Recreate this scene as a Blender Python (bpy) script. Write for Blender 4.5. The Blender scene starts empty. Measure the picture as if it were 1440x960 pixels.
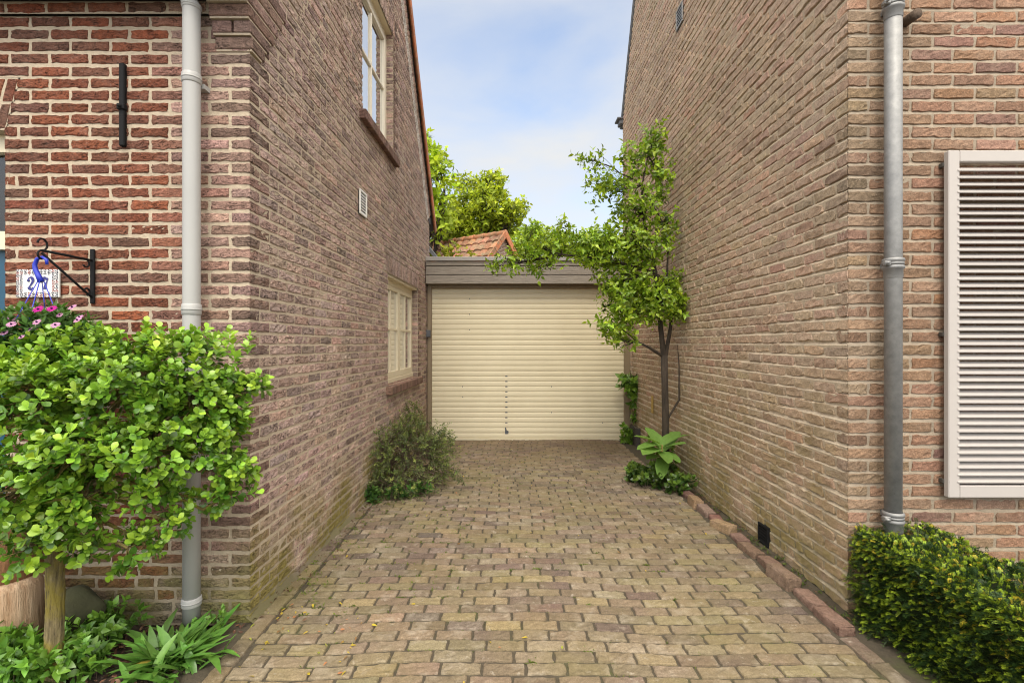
import bpy, math, random
import numpy as np
from mathutils import Vector

R = math.radians
S = bpy.context.scene
COL = S.collection
random.seed(7)
RNG = np.random.default_rng(7)

# ---------------------------------------------------------------- camera, sky, sun, exposure
F = 690.0                 # focal length in photo pixels (1440 wide)
CX, CY, EYE = 718.0, 483.0, 1.45
cam_d = bpy.data.cameras.new('camera'); cam = bpy.data.objects.new('camera', cam_d); COL.objects.link(cam)
cam_d.sensor_width = 36.0; cam_d.lens = 36.0 * F / 1440.0
cam_d.shift_x = 2.0 / 1440; cam_d.shift_y = 3.0 / 1440
cam_d.clip_start = 0.05; cam_d.clip_end = 3000
cam.location = (0, 0, EYE); cam.rotation_euler = (R(90), 0, 0)
S.camera = cam

SUN_EL, SUN_AZ = R(54), R(-176)        # azimuth from +Y, clockwise: high, straight behind the camera
w = bpy.data.worlds.new('World'); S.world = w; w.use_nodes = True
nt = w.node_tree; nt.nodes.clear()
out = nt.nodes.new('ShaderNodeOutputWorld'); bg = nt.nodes.new('ShaderNodeBackground')
sky = nt.nodes.new('ShaderNodeTexSky'); sky.sky_type = 'NISHITA'; sky.sun_disc = False
sky.sun_elevation = SUN_EL; sky.sun_rotation = SUN_AZ; sky.air_density = 1.0; sky.dust_density = 1.6; sky.ozone_density = 0.5
tc = nt.nodes.new('ShaderNodeTexCoord')
def wn(t, **kw):
    x = nt.nodes.new(t)
    for k, v in kw.items(): x.inputs[k].default_value = v
    return x
def wm(op, a, b=None, clamp=False):
    x = nt.nodes.new('ShaderNodeMath'); x.operation = op; x.use_clamp = clamp
    for i, v in enumerate((a, b)):
        if v is None: continue
        if isinstance(v, bpy.types.NodeSocket): nt.links.new(v, x.inputs[i])
        else: x.inputs[i].default_value = v
    return x.outputs[0]
mp = wn('ShaderNodeMapping'); mp.inputs['Scale'].default_value = (1.0, 1.0, 3.2); mp.inputs['Location'].default_value = (2.6, 1.9, 0.2)
nz = wn('ShaderNodeTexNoise', Scale=1.7, Detail=7, Roughness=0.5, Distortion=0.3)
nt.links.new(tc.outputs['Generated'], mp.inputs[0]); nt.links.new(mp.outputs[0], nz.inputs['Vector'])
sep = wn('ShaderNodeSeparateXYZ'); nt.links.new(tc.outputs['Generated'], sep.inputs[0])
el = wm('MAXIMUM', sep.outputs['Z'], 0.0)
# cloud sheet: thicker overhead than low in the north, glow added high behind the camera, out of view, to light the alley, and thin, torn near the roofs
cl_ = wm('ADD', nz.outputs['Fac'], wm('MULTIPLY', wm('SUBTRACT', el, 0.5), 0.28))
cr = nt.nodes.new('ShaderNodeValToRGB'); cr.color_ramp.elements[0].position = 0.32; cr.color_ramp.elements[1].position = 0.66
cr.color_ramp.elements[0].color = (0.22, 0.22, 0.22, 1); nt.links.new(cl_, cr.inputs[0])
gl_ = nt.nodes.new('ShaderNodeVectorMath'); gl_.operation = 'DOT_PRODUCT'; nt.links.new(tc.outputs['Generated'], gl_.inputs[0]); gl_.inputs[1].default_value = Vector((.10, -.54, .82)).normalized()
gs = nt.nodes.new('ShaderNodeMapRange'); gs.interpolation_type = 'SMOOTHSTEP'; gs.inputs['From Min'].default_value = 0.12; gs.inputs['From Max'].default_value = 1.0; nt.links.new(gl_.outputs['Value'], gs.inputs['Value'])
lum = wm('ADD', 2.85, wm('MULTIPLY', gs.outputs[0], 11.0))
cc_ = nt.nodes.new('ShaderNodeVectorMath'); cc_.operation = 'SCALE'; cc_.inputs[0].default_value = (1.0, 1.0, 0.985); nt.links.new(lum, cc_.inputs['Scale'])
wt = nt.nodes.new('ShaderNodeMix'); wt.data_type = 'RGBA'; wt.inputs['A'].default_value = (1.0, 1.0, 0.985, 1); wt.inputs['B'].default_value = (1.09, 1.0, 0.85, 1)
nt.links.new(gs.outputs[0], wt.inputs['Factor']); nt.links.new(wt.outputs['Result'], cc_.inputs[0])
mx = nt.nodes.new('ShaderNodeMix'); mx.data_type = 'RGBA'
nt.links.new(cr.outputs[0], mx.inputs['Factor']); nt.links.new(sky.outputs[0], mx.inputs['A']); nt.links.new(cc_.outputs[0], mx.inputs['B'])
nt.links.new(mx.outputs['Result'], bg.inputs[0]); nt.links.new(bg.outputs[0], out.inputs[0])
bg.inputs[1].default_value = 0.12

sd = bpy.data.lights.new('sun', 'SUN'); sun = bpy.data.objects.new('sun', sd); COL.objects.link(sun)
sd.energy = 0.65; sd.angle = R(15); sd.color = (1.0, 0.95, 0.86)
sv = Vector((math.cos(SUN_EL) * math.sin(SUN_AZ), math.cos(SUN_EL) * math.cos(SUN_AZ), math.sin(SUN_EL)))
sun.rotation_euler = sv.to_track_quat('Z', 'Y').to_euler(); sun.location = (0, 0, 20)

S.view_settings.view_transform = 'Standard'; S.view_settings.look = 'None'
S.view_settings.exposure = 1.34; S.view_settings.gamma = 1.0; S.view_settings.use_curve_mapping = False
S.render.engine = 'CYCLES'
S.cycles.max_bounces = 8; S.cycles.diffuse_bounces = 5; S.cycles.transparent_max_bounces = 8
S.cycles.use_denoising = True; S.cycles.denoiser = 'OPENIMAGEDENOISE'; S.cycles.denoising_input_passes = 'RGB_ALBEDO_NORMAL'; S.cycles.denoising_prefilter = 'ACCURATE'; S.cycles.use_adaptive_sampling = False; S.cycles.pixel_filter_type = 'BLACKMAN_HARRIS'; S.cycles.filter_width = 1.1; S.cycles.sample_clamp_indirect = 6.0

# ---------------------------------------------------------------- helpers
def P(px, py, d):
    """world point seen at photo pixel (px,py) at depth d"""
    return np.array([(px - CX) / F * d, d, EYE - (py - CY) / F * d])

def nrm(a):
    a = np.asarray(a, float)
    return a / np.maximum(np.linalg.norm(a, axis=-1, keepdims=True), 1e-9)

def link(name, me, mats, parent=None):
    o = bpy.data.objects.new(name, me); COL.objects.link(o)
    for m in (mats if isinstance(mats, (list, tuple)) else [mats]):
        me.materials.append(m)
    if parent is not None: o.parent = parent
    return o

def fast_mesh(name, V, Q, col=None, smooth=True, mat_idx=None):
    """V (n,3), Q (m,4) or (m,3) index array"""
    me = bpy.data.meshes.new(name)
    V = np.asarray(V, np.float32); Q = np.asarray(Q, np.int32); k = Q.shape[1]
    me.vertices.add(len(V)); me.vertices.foreach_set('co', V.ravel())
    me.loops.add(Q.size); me.loops.foreach_set('vertex_index', Q.ravel())
    me.polygons.add(len(Q)); me.polygons.foreach_set('loop_start', np.arange(0, Q.size, k, dtype=np.int32))
    me.polygons.foreach_set('loop_total', np.full(len(Q), k, np.int32))
    if mat_idx is not None: me.polygons.foreach_set('material_index', np.asarray(mat_idx, np.int32))
    me.polygons.foreach_set('use_smooth', np.full(len(Q), smooth, bool))
    me.update(calc_edges=True)
    if col is not None:
        a = me.color_attributes.new('Col', 'FLOAT_COLOR', 'POINT')
        c = np.ones((len(V), 4), np.float32); c[:, :3] = col
        a.data.foreach_set('color', c.ravel())
    return me

class MB:
    """collects shapes of one part"""
    def __init__(s): s.v = []; s.f = []; s.c = []; s.m = []; s.sm = []
    def add(s, v, f, m=0, c=(1, 1, 1), sm=False):
        b = len(s.v); s.v += [tuple(map(float, p)) for p in v]; s.f += [tuple(b + i for i in q) for q in f]
        s.c += [c] * len(v); s.m += [m] * len(f); s.sm += [sm] * len(f); return s
    def box(s, a, b, m=0, c=(1, 1, 1), bev=0.0):
        (x0, y0, z0), (x1, y1, z1) = a, b
        x0, x1 = min(x0, x1), max(x0, x1); y0, y1 = min(y0, y1), max(y0, y1); z0, z1 = min(z0, z1), max(z0, z1)
        return s.obox((x0, y0, z0), (x1 - x0, 0, 0), (0, y1 - y0, 0), (0, 0, z1 - z0), m, c, bev)
    def obox(s, o, u, v, w_, m=0, c=(1, 1, 1), bev=0.0):
        o, u, v, w_ = [np.array(t, float) for t in (o, u, v, w_)]
        if bev <= 0:
            p = [o, o + u, o + u + v, o + v, o + w_, o + u + w_, o + u + v + w_, o + v + w_]
            return s.add(p, [(0, 3, 2, 1), (4, 5, 6, 7), (0, 1, 5, 4), (1, 2, 6, 5), (2, 3, 7, 6), (3, 0, 4, 7)], m, c)
        # chamfered box: 24 verts
        L = [np.linalg.norm(t) for t in (u, v, w_)]
        b = [min(bev, l * .45) / l for l in L]
        ctr = o + (u + v + w_) / 2; pts = []; idx = {}
        for i in (0, 1):
            for j in (0, 1):
                for k in (0, 1):
                    for ax in range(3):
                        t = [i, j, k]; q = []
                        for a in range(3):
                            val = float(t[a])
                            if a != ax: val = b[a] if t[a] == 0 else 1 - b[a]
                            q.append(val)
                        idx[(i, j, k, ax)] = len(pts); pts.append(o + u * q[0] + v * q[1] + w_ * q[2])
        fs = []
        def face(ids):
            P_ = [pts[i] for i in ids]; n = np.cross(P_[1] - P_[0], P_[2] - P_[0]); cc = sum(P_) / len(P_)
            fs.append(tuple(ids) if np.dot(n, cc - ctr) > 0 else tuple(reversed(ids)))
        for ax in range(3):
            o1, o2 = [a for a in range(3) if a != ax]
            for val in (0, 1):
                ids = []
                for (p, q) in ((0, 0), (1, 0), (1, 1), (0, 1)):
                    t = [0, 0, 0]; t[ax] = val; t[o1] = p; t[o2] = q; ids.append(idx[(*t, ax)])
                face(ids)
            for p in (0, 1):
                for q in (0, 1):
                    t0 = [0, 0, 0]; t0[o1] = p; t0[o2] = q; t1 = list(t0); t1[ax] = 1
                    face([idx[(*t0, o1)], idx[(*t1, o1)], idx[(*t1, o2)], idx[(*t0, o2)]])
        for i in (0, 1):
            for j in (0, 1):
                for k in (0, 1): face([idx[(i, j, k, a)] for a in range(3)])
        return s.add(pts, fs, m, c)
    def tube(s, pts, rad, n=8, m=0, c=(1, 1, 1), cap=True):
        pts = [np.array(p, float) for p in pts]
        if np.isscalar(rad): rad = [rad] * len(pts)
        vs = []; prev = None
        for i, p in enumerate(pts):
            t = pts[min(i + 1, len(pts) - 1)] - pts[max(i - 1, 0)]; t = t / max(np.linalg.norm(t), 1e-9)
            if prev is None:
                a = np.array([0, 0, 1.0]) if abs(t[2]) < .9 else np.array([1.0, 0, 0])
            else: a = prev
            x = a - t * np.dot(a, t); x /= max(np.linalg.norm(x), 1e-9); prev = x; y = np.cross(t, x)
            for k in range(n):
                an = 2 * math.pi * k / n; vs.append(p + (x * math.cos(an) + y * math.sin(an)) * rad[i])
        fs = []
        for i in range(len(pts) - 1):
            for k in range(n):
                k2 = (k + 1) % n; fs.append((i * n + k, i * n + k2, (i + 1) * n + k2, (i + 1) * n + k))
        if cap and n > 3: fs.append(tuple(reversed(range(n)))); fs.append(tuple((len(pts) - 1) * n + k for k in range(n)))
        return s.add(vs, fs, m, c, True)
    def build(s, name, mats, parent=None):
        me = bpy.data.meshes.new(name); me.from_pydata(s.v, [], s.f); me.update()
        me.polygons.foreach_set('material_index', s.m); me.polygons.foreach_set('use_smooth', s.sm)
        a = me.color_attributes.new('Col', 'FLOAT_COLOR', 'POINT')
        c = np.ones((len(s.v), 4), np.float32); c[:, :3] = np.array(s.c); a.data.foreach_set('color', c.ravel())
        return link(name, me, mats, parent)

def thing(name, label, cat, loc=(0, 0, 0), group=None):
    o = bpy.data.objects.new(name, None); COL.objects.link(o); o.location = loc; o.empty_display_size = .1
    return tag(o, label, cat, group)
def tag(o, label, cat, group=None):
    o['label'] = label; o['category'] = cat
    if group: o['group'] = group
    return o

# ---------------------------------------------------------------- materials
def mat(name):
    m = bpy.data.materials.new(name); m.use_nodes = True
    n = m.node_tree; b = n.nodes['Principled BSDF']; return m, n, b
def node(n, t, **kw):
    x = n.nodes.new(t)
    for k, v in kw.items(): x.inputs[k].default_value = v
    return x
def noise(n, scale, detail=5, rough=.55, vec=None, dist=0.0):
    x = node(n, 'ShaderNodeTexNoise', Scale=scale, Detail=detail, Roughness=rough, Distortion=dist)
    if vec is not None: n.links.new(vec, x.inputs['Vector'])
    return x.outputs['Fac']
def ramp(n, fac, p0, p1, c0=(0, 0, 0, 1), c1=(1, 1, 1, 1)):
    x = n.nodes.new('ShaderNodeValToRGB'); x.color_ramp.elements[0].position = p0; x.color_ramp.elements[1].position = p1
    x.color_ramp.elements[0].color = c0; x.color_ramp.elements[1].color = c1; n.links.new(fac, x.inputs[0]); return x.outputs[0]
def mixc(n, fac, a, b, mode='MIX'):
    x = n.nodes.new('ShaderNodeMix'); x.data_type = 'RGBA'; x.blend_type = mode
    for sock, val in (('Factor', fac), ('A', a), ('B', b)):
        if hasattr(val, 'is_linked') or isinstance(val, bpy.types.NodeSocket): n.links.new(val, x.inputs[sock])
        else: x.inputs[sock].default_value = val if sock == 'Factor' else (*val[:3], 1)
    return x.outputs['Result']
def math_(n, op, a, b=None, clamp=False):
    x = n.nodes.new('ShaderNodeMath'); x.operation = op; x.use_clamp = clamp
    for i, val in enumerate((a, b)):
        if val is None: continue
        if isinstance(val, bpy.types.NodeSocket): n.links.new(val, x.inputs[i])
        else: x.inputs[i].default_value = val
    return x.outputs[0]
def geo_pos(n):
    g = n.nodes.new('ShaderNodeNewGeometry'); return g.outputs['Position']
def bump(n, b, hts):
    prev = None
    for h, st, d in hts:
        x = node(n, 'ShaderNodeBump', Strength=st, Distance=d); n.links.new(h, x.inputs['Height'])
        if prev is not None: n.links.new(prev, x.inputs['Normal'])
        prev = x.outputs['Normal']
    n.links.new(prev, b.inputs['Normal'])
def attr(n):
    x = n.nodes.new('ShaderNodeAttribute'); x.attribute_name = 'Col'; return x.outputs['Color']

def brick_mat(name, moss_h, moss_amt, fold, dust=(.36, .30, .27), dust_amt=.35, dark=.35, moss_col=(.12, .11, .035), crease=.0):
    m, n, b = mat(name); p = geo_pos(n); c = attr(n)
    f1 = noise(n, 38, 6, .65, p); f2 = noise(n, 130, 4, .65, p); f3 = noise(n, 9, 5, .6, p); f4 = noise(n, 1.1, 4, .6, p)
    def scl(k): return mixc(n, 1.0, c, (k, k * .985, k * .97), 'MULTIPLY')
    c = mixc(n, ramp(n, f1, .3, .72), scl(1.22), scl(dark + .32))
    c = mixc(n, ramp(n, f2, .3, .7), scl(.68), scl(1.3))
    c = mixc(n, ramp(n, f4, .35, .7), scl(.9), scl(1.1))
    c = mixc(n, math_(n, 'MULTIPLY', ramp(n, f3, .48, .72), dust_amt), c, dust)
    c = mixc(n, math_(n, 'MULTIPLY', ramp(n, noise(n, 75, 5, .7, p), .58, .74), .5), c, dust)
    hts = []
    if crease > 0:       # folded hand-moulded faces: shade of the folds painted dark into the colour
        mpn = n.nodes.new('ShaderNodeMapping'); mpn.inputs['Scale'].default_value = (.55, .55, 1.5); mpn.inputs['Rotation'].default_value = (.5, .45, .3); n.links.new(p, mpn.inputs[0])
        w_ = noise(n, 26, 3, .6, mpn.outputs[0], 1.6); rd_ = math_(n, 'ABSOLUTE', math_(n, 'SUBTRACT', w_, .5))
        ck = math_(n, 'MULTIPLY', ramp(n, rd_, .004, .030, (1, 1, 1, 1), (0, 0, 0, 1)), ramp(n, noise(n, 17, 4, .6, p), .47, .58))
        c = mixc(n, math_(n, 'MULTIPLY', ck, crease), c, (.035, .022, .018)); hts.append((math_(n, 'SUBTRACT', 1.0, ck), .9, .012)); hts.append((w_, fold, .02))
    else: hts.append((noise(n, 45, 3, .6, p, 1.2), fold, .012))
    sp = n.nodes.new('ShaderNodeSeparateXYZ'); n.links.new(p, sp.inputs[0])
    zf = math_(n, 'SUBTRACT', 1.0, math_(n, 'DIVIDE', sp.outputs['Z'], moss_h), True)
    big = noise(n, 3.2, 6, .65, p)
    mk = math_(n, 'MULTIPLY', math_(n, 'POWER', zf, .8), ramp(n, big, .34, .6))
    mk = math_(n, 'MULTIPLY', mk, moss_amt, True)
    c = mixc(n, mk, c, mixc(n, f1, moss_col, tuple(x * 2.0 for x in moss_col)))
    n.links.new(c, b.inputs['Base Color']); b.inputs['Roughness'].default_value = .88; b.inputs['Specular IOR Level'].default_value = .3
    bump(n, b, hts + [(f1, .7, .008), (f2, .8, .004)])
    return m
def mortar_mat(name, col, moss_h, moss_amt, moss_col=(.12, .11, .04)):
    m, n, b = mat(name); p = geo_pos(n)
    f1 = noise(n, 60, 6, .75, p); f2 = noise(n, 180, 3, .6, p); f3 = noise(n, 5, 5, .6, p)
    c = mixc(n, f1, tuple(x * .55 for x in col), tuple(x * 1.4 for x in col))
    c = mixc(n, ramp(n, f3, .5, .8), c, tuple(x * .72 for x in col))
    sp = n.nodes.new('ShaderNodeSeparateXYZ'); n.links.new(p, sp.inputs[0])
    zf = math_(n, 'SUBTRACT', 1.0, math_(n, 'DIVIDE', sp.outputs['Z'], moss_h), True)
    mk = math_(n, 'MULTIPLY', math_(n, 'MULTIPLY', zf, ramp(n, noise(n, 3.2, 6, .65, p), .34, .6)), moss_amt, True)
    c = mixc(n, mk, c, moss_col)
    n.links.new(c, b.inputs['Base Color']); b.inputs['Roughness'].default_value = .95
    bump(n, b, [(f1, .8, .006), (f2, .7, .003)])
    return m
def plain(name, col, rough=.5, metal=0.0, var=.15, vs=12, bs=.1, bscale=120, spec=.5):
    m, n, b = mat(name); p = geo_pos(n); f = noise(n, vs, 6, .6, p)
    c = mixc(n, f, tuple(x * (1 - var) for x in col), tuple(x * (1 + var) for x in col))
    n.links.new(c, b.inputs['Base Color']); b.inputs['Roughness'].default_value = rough; b.inputs['Metallic'].default_value = metal
    b.inputs['Specular IOR Level'].default_value = spec
    if bs: bump(n, b, [(noise(n, bscale, 4, .6, p), bs, .004)])
    return m
def leaf_mat(name, rough=.42, trans=.3, spec=.4, tint=(1.15, 1.1, .5)):
    m, n, b = mat(name); c = attr(n); p = geo_pos(n)
    c = mixc(n, ramp(n, noise(n, 45, 3, .6, p), .35, .7), c, mixc(n, 1.0, c, (.74, .8, .7), 'MULTIPLY'))
    n.links.new(c, b.inputs['Base Color']); b.inputs['Roughness'].default_value = rough; b.inputs['Specular IOR Level'].default_value = spec
    tr = n.nodes.new('ShaderNodeBsdfTranslucent'); n.links.new(mixc(n, 1.0, c, tint, 'MULTIPLY'), tr.inputs[0])
    ms = n.nodes.new('ShaderNodeMixShader'); ms.inputs[0].default_value = trans
    n.links.new(b.outputs[0], ms.inputs[1]); n.links.new(tr.outputs[0], ms.inputs[2])
    n.links.new(ms.outputs[0], n.nodes['Material Output'].inputs['Surface'])
    return m
def bark_mat(name, c0, c1, moss=None, zscale=.18, scale=40):
    m, n, b = mat(name); p = geo_pos(n)
    mpn = n.nodes.new('ShaderNodeMapping'); mpn.inputs['Scale'].default_value = (1, 1, zscale); n.links.new(p, mpn.inputs[0])
    f = noise(n, scale, 6, .7, mpn.outputs[0]); c = mixc(n, ramp(n, f, .3, .7), c0, c1)
    if moss: c = mixc(n, math_(n, 'MULTIPLY', ramp(n, noise(n, 9, 5, .6, p), .38, .55), ramp(n, f, .30, .5)), c, moss)
    n.links.new(c, b.inputs['Base Color']); b.inputs['Roughness'].default_value = .9
    bump(n, b, [(f, 1.0, .02), (noise(n, 150, 3, .6, p), .4, .004)])
    return m

M = {}
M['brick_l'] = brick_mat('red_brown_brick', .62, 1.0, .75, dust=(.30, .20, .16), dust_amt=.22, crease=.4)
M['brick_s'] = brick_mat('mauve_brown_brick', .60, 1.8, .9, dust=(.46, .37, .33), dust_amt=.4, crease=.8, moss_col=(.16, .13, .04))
M['brick_r'] = brick_mat('taupe_brick', 1.35, 1.05, .4, dust=(.50, .40, .30), dust_amt=.35, dark=.42, moss_col=(.17, .135, .055))
M['brick_e'] = brick_mat('edging_brick_clay', .1, 0, .4, dust=(.36, .26, .21), dust_amt=.25)
M['mortar_rs'] = mortar_mat('pale_tan_mortar', (.59, .485, .36), 1.0, .8)
M['mortar_rf'] = mortar_mat('dull_tan_mortar', (.34, .275, .205), .8, .4)
M['brick_f'] = brick_mat('pinkish_brown_brick', .6, .35, .4, dust=(.42, .31, .225), dust_amt=.28, dark=.42, moss_col=(.17, .135, .055))
M['mortar_l'] = mortar_mat('sandy_mortar', (.47, .385, .285), .45, .9)
M['mortar_r'] = mortar_mat('grey_tan_mortar', (.43, .355, .268), 1.0, .8)
M['paver'] = brick_mat('clay_paver', .5, 0.0, .2, dust=(.40, .36, .30), dust_amt=.5, dark=.5)
M['soil'] = plain('soil', (.055, .04, .028), .95, var=.5, vs=30, bs=1.0, bscale=60)
M['ground'] = plain('ground', (.10, .09, .075), .95, var=.3, vs=3, bs=.6, bscale=30)
M['cream'] = plain('cream_paint', (.68, .60, .44), .45, var=.06)
M['cream_w'] = plain('off_white_paint', (.74, .69, .58), .45, var=.06)
M['white'] = plain('white_plastic', (.75, .73, .69), .4, var=.05)
M['pvc'] = plain('grey_pvc', (.37, .365, .355), .45, var=.08, vs=4, bs=.03)
M['black'] = plain('black_iron', (.008, .008, .009), .7, var=.3, bs=.3, spec=.2)
M['dark'] = plain('dark_void', (.02, .018, .016), .8, bs=0)
M['plaster'] = plain('inner_plaster', (.35, .32, .28), .9)
M['blue'] = plain('blue_door_paint', (.01, .07, .13), .35, var=.1)
M['bluepl'] = plain('blue_plastic', (.02, .035, .42), .35, var=.1)
M['tile_o'] = plain('orange_clay_tile', (.50, .16, .065), .85, var=.35, vs=9, bs=.4)
M['louvre'] = plain('pale_painted_aluminium', (.42, .385, .36), .5, var=.06, bs=.02)
M['frame_b'] = plain('taupe_paint', (.245, .185, .115), .55, var=.1)
M['lead'] = plain('lead_flashing', (.10, .105, .115), .6, var=.25)
M['shadowgap'] = plain('stained_board', (.055, .048, .04), .8, var=.3)

def zinc():
    m, n, b = mat('weathered_zinc'); p = geo_pos(n)
    f = noise(n, 22, 6, .65, p); f2 = noise(n, 120, 4, .6, p)
    c = mixc(n, ramp(n, f, .3, .72), (.20, .20, .20), (.30, .297, .29)); c = mixc(n, math_(n, 'MULTIPLY', ramp(n, f2, .6, .75), .5), c, (.13, .12, .11))
    n.links.new(c, b.inputs['Base Color']); b.inputs['Metallic'].default_value = .45; b.inputs['Roughness'].default_value = .55
    bump(n, b, [(f, .15, .004)]); return m
M['zinc'] = zinc()
def glass():
    m, n, b = mat('window_glass'); b.inputs['Base Color'].default_value = (.9, .95, .95, 1); b.inputs['Roughness'].default_value = .02
    g = n.nodes.new('ShaderNodeBsdfGlossy'); g.inputs['Roughness'].default_value = .02
    t = n.nodes.new('ShaderNodeBsdfTransparent'); t.inputs[0].default_value = (.86, .9, .89, 1)
    fr = n.nodes.new('ShaderNodeFresnel'); fr.inputs[0].default_value = 1.75
    ms = n.nodes.new('ShaderNodeMixShader'); n.links.new(fr.outputs[0], ms.inputs[0]); n.links.new(t.outputs[0], ms.inputs[1]); n.links.new(g.outputs[0], ms.inputs[2])
    n.links.new(ms.outputs[0], n.nodes['Material Output'].inputs['Surface']); return m
M['glass'] = glass()
M['blind'] = plain('pale_blind', (.30, .33, .27), .6, var=.05, bs=0)
M['curtain'] = plain('white_curtain', (.8, .8, .78), .8, var=.05, bs=0)
def wood_grey():
    m, n, b = mat('weathered_board'); p = geo_pos(n)
    mpn = n.nodes.new('ShaderNodeMapping'); mpn.inputs['Scale'].default_value = (.06, 1, 1); n.links.new(p, mpn.inputs[0])
    f = noise(n, 110, 6, .7, mpn.outputs[0], .4); g = noise(n, 3, 4, .6, p)
    c = mixc(n, ramp(n, f, .3, .72), (.16, .135, .11), (.42, .37, .31)); c = mixc(n, math_(n, 'MULTIPLY', g, .4), c, (.20, .17, .14))
    n.links.new(c, b.inputs['Base Color']); b.inputs['Roughness'].default_value = .85; bump(n, b, [(f, .5, .006)]); return m
M['board'] = wood_grey()
def door_mat():
    m, n, b = mat('yellowed_cream_slats'); p = geo_pos(n)
    mpn = n.nodes.new('ShaderNodeMapping'); mpn.inputs['Scale'].default_value = (1.2, 1, .5); n.links.new(p, mpn.inputs[0])
    f = noise(n, 3, 6, .6, mpn.outputs[0]); f2 = noise(n, 60, 4, .7, p)
    c = mixc(n, f, (.67, .585, .40), (.77, .685, .49)); c = mixc(n, math_(n, 'MULTIPLY', ramp(n, f2, .62, .8), .5), c, (.42, .34, .21))
    n.links.new(c, b.inputs['Base Color']); b.inputs['Roughness'].default_value = .5; return m
M['rollerdoor'] = door_mat()
M['leaf'] = leaf_mat('glossy_leaf', .36, .22, .55); M['leaf_soft'] = leaf_mat('soft_leaf', .55, .35, .3)
M['needle'] = leaf_mat('yew_needle', .5, .2, .3)
M['leaf_far'] = leaf_mat('sunlit_tree_leaf', .55, .5, .3)
M['leaf_pear'] = leaf_mat('pear_leaf', .38, .35, .5)
M['petal'] = leaf_mat('petal', .6, .35, .2, (1, 1, 1))
M['bark_moss'] = bark_mat('mossy_bark', (.055, .04, .018), (.36, .285, .14), (.25, .20, .035), .12, 75)
M['bark_dark'] = bark_mat('dark_bark', (.022, .016, .011), (.075, .055, .038))
M['twig'] = bark_mat('brown_twig', (.07, .045, .03), (.16, .11, .075))
M['wood_raw'] = bark_mat('peeled_wood', (.33, .19, .10), (.62, .45, .30), None, .1, 30)
M['rust_bark'] = bark_mat('rusty_bark', (.10, .045, .018), (.30, .15, .06))
M['stone_moss'] = plain('mossy_stone', (.042, .042, .018), .95, var=.6, vs=18, bs=1.0, bscale=60)
M['attr_matte'] = brick_mat('chip', .1, 0, .3, dust_amt=.2)

# ---------------------------------------------------------------- brick work
def lay(rows, H, Ls, Lh, jh, intervals, rng, ph=.25, start=None):
    """lay courses -> list of (u0,u1,row,flush0,flush1)"""
    res = []; prev = []
    for r in range(rows):
        joints = []
        for iv in intervals(r, (r + .5) * H):
            u0, u1, f0, f1 = iv; u = u0; first = True
            while u < u1 - 1e-4:
                L = Lh if rng.random() < ph else Ls
                if first:
                    L = (Ls if r % 2 == 0 else Lh) if f0 else (Ls if start is None else rng.uniform(.3, 1.0) * Ls)
                else:
                    e = u + L
                    if any(abs(e - q) < .035 for q in prev):
                        L2 = Lh if L == Ls else Ls
                        L = L2 if not any(abs(u + L2 - q) < .03 for q in prev) else L * rng.uniform(.75, .9)
                e = u + L + jh * 0
                if u1 - e < .055: e = u1
                res.append((u, e, r, f0 and first, f1 and e >= u1 - 1e-6)); joints.append(e); u = e; first = False
        prev = joints
    return res

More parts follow.
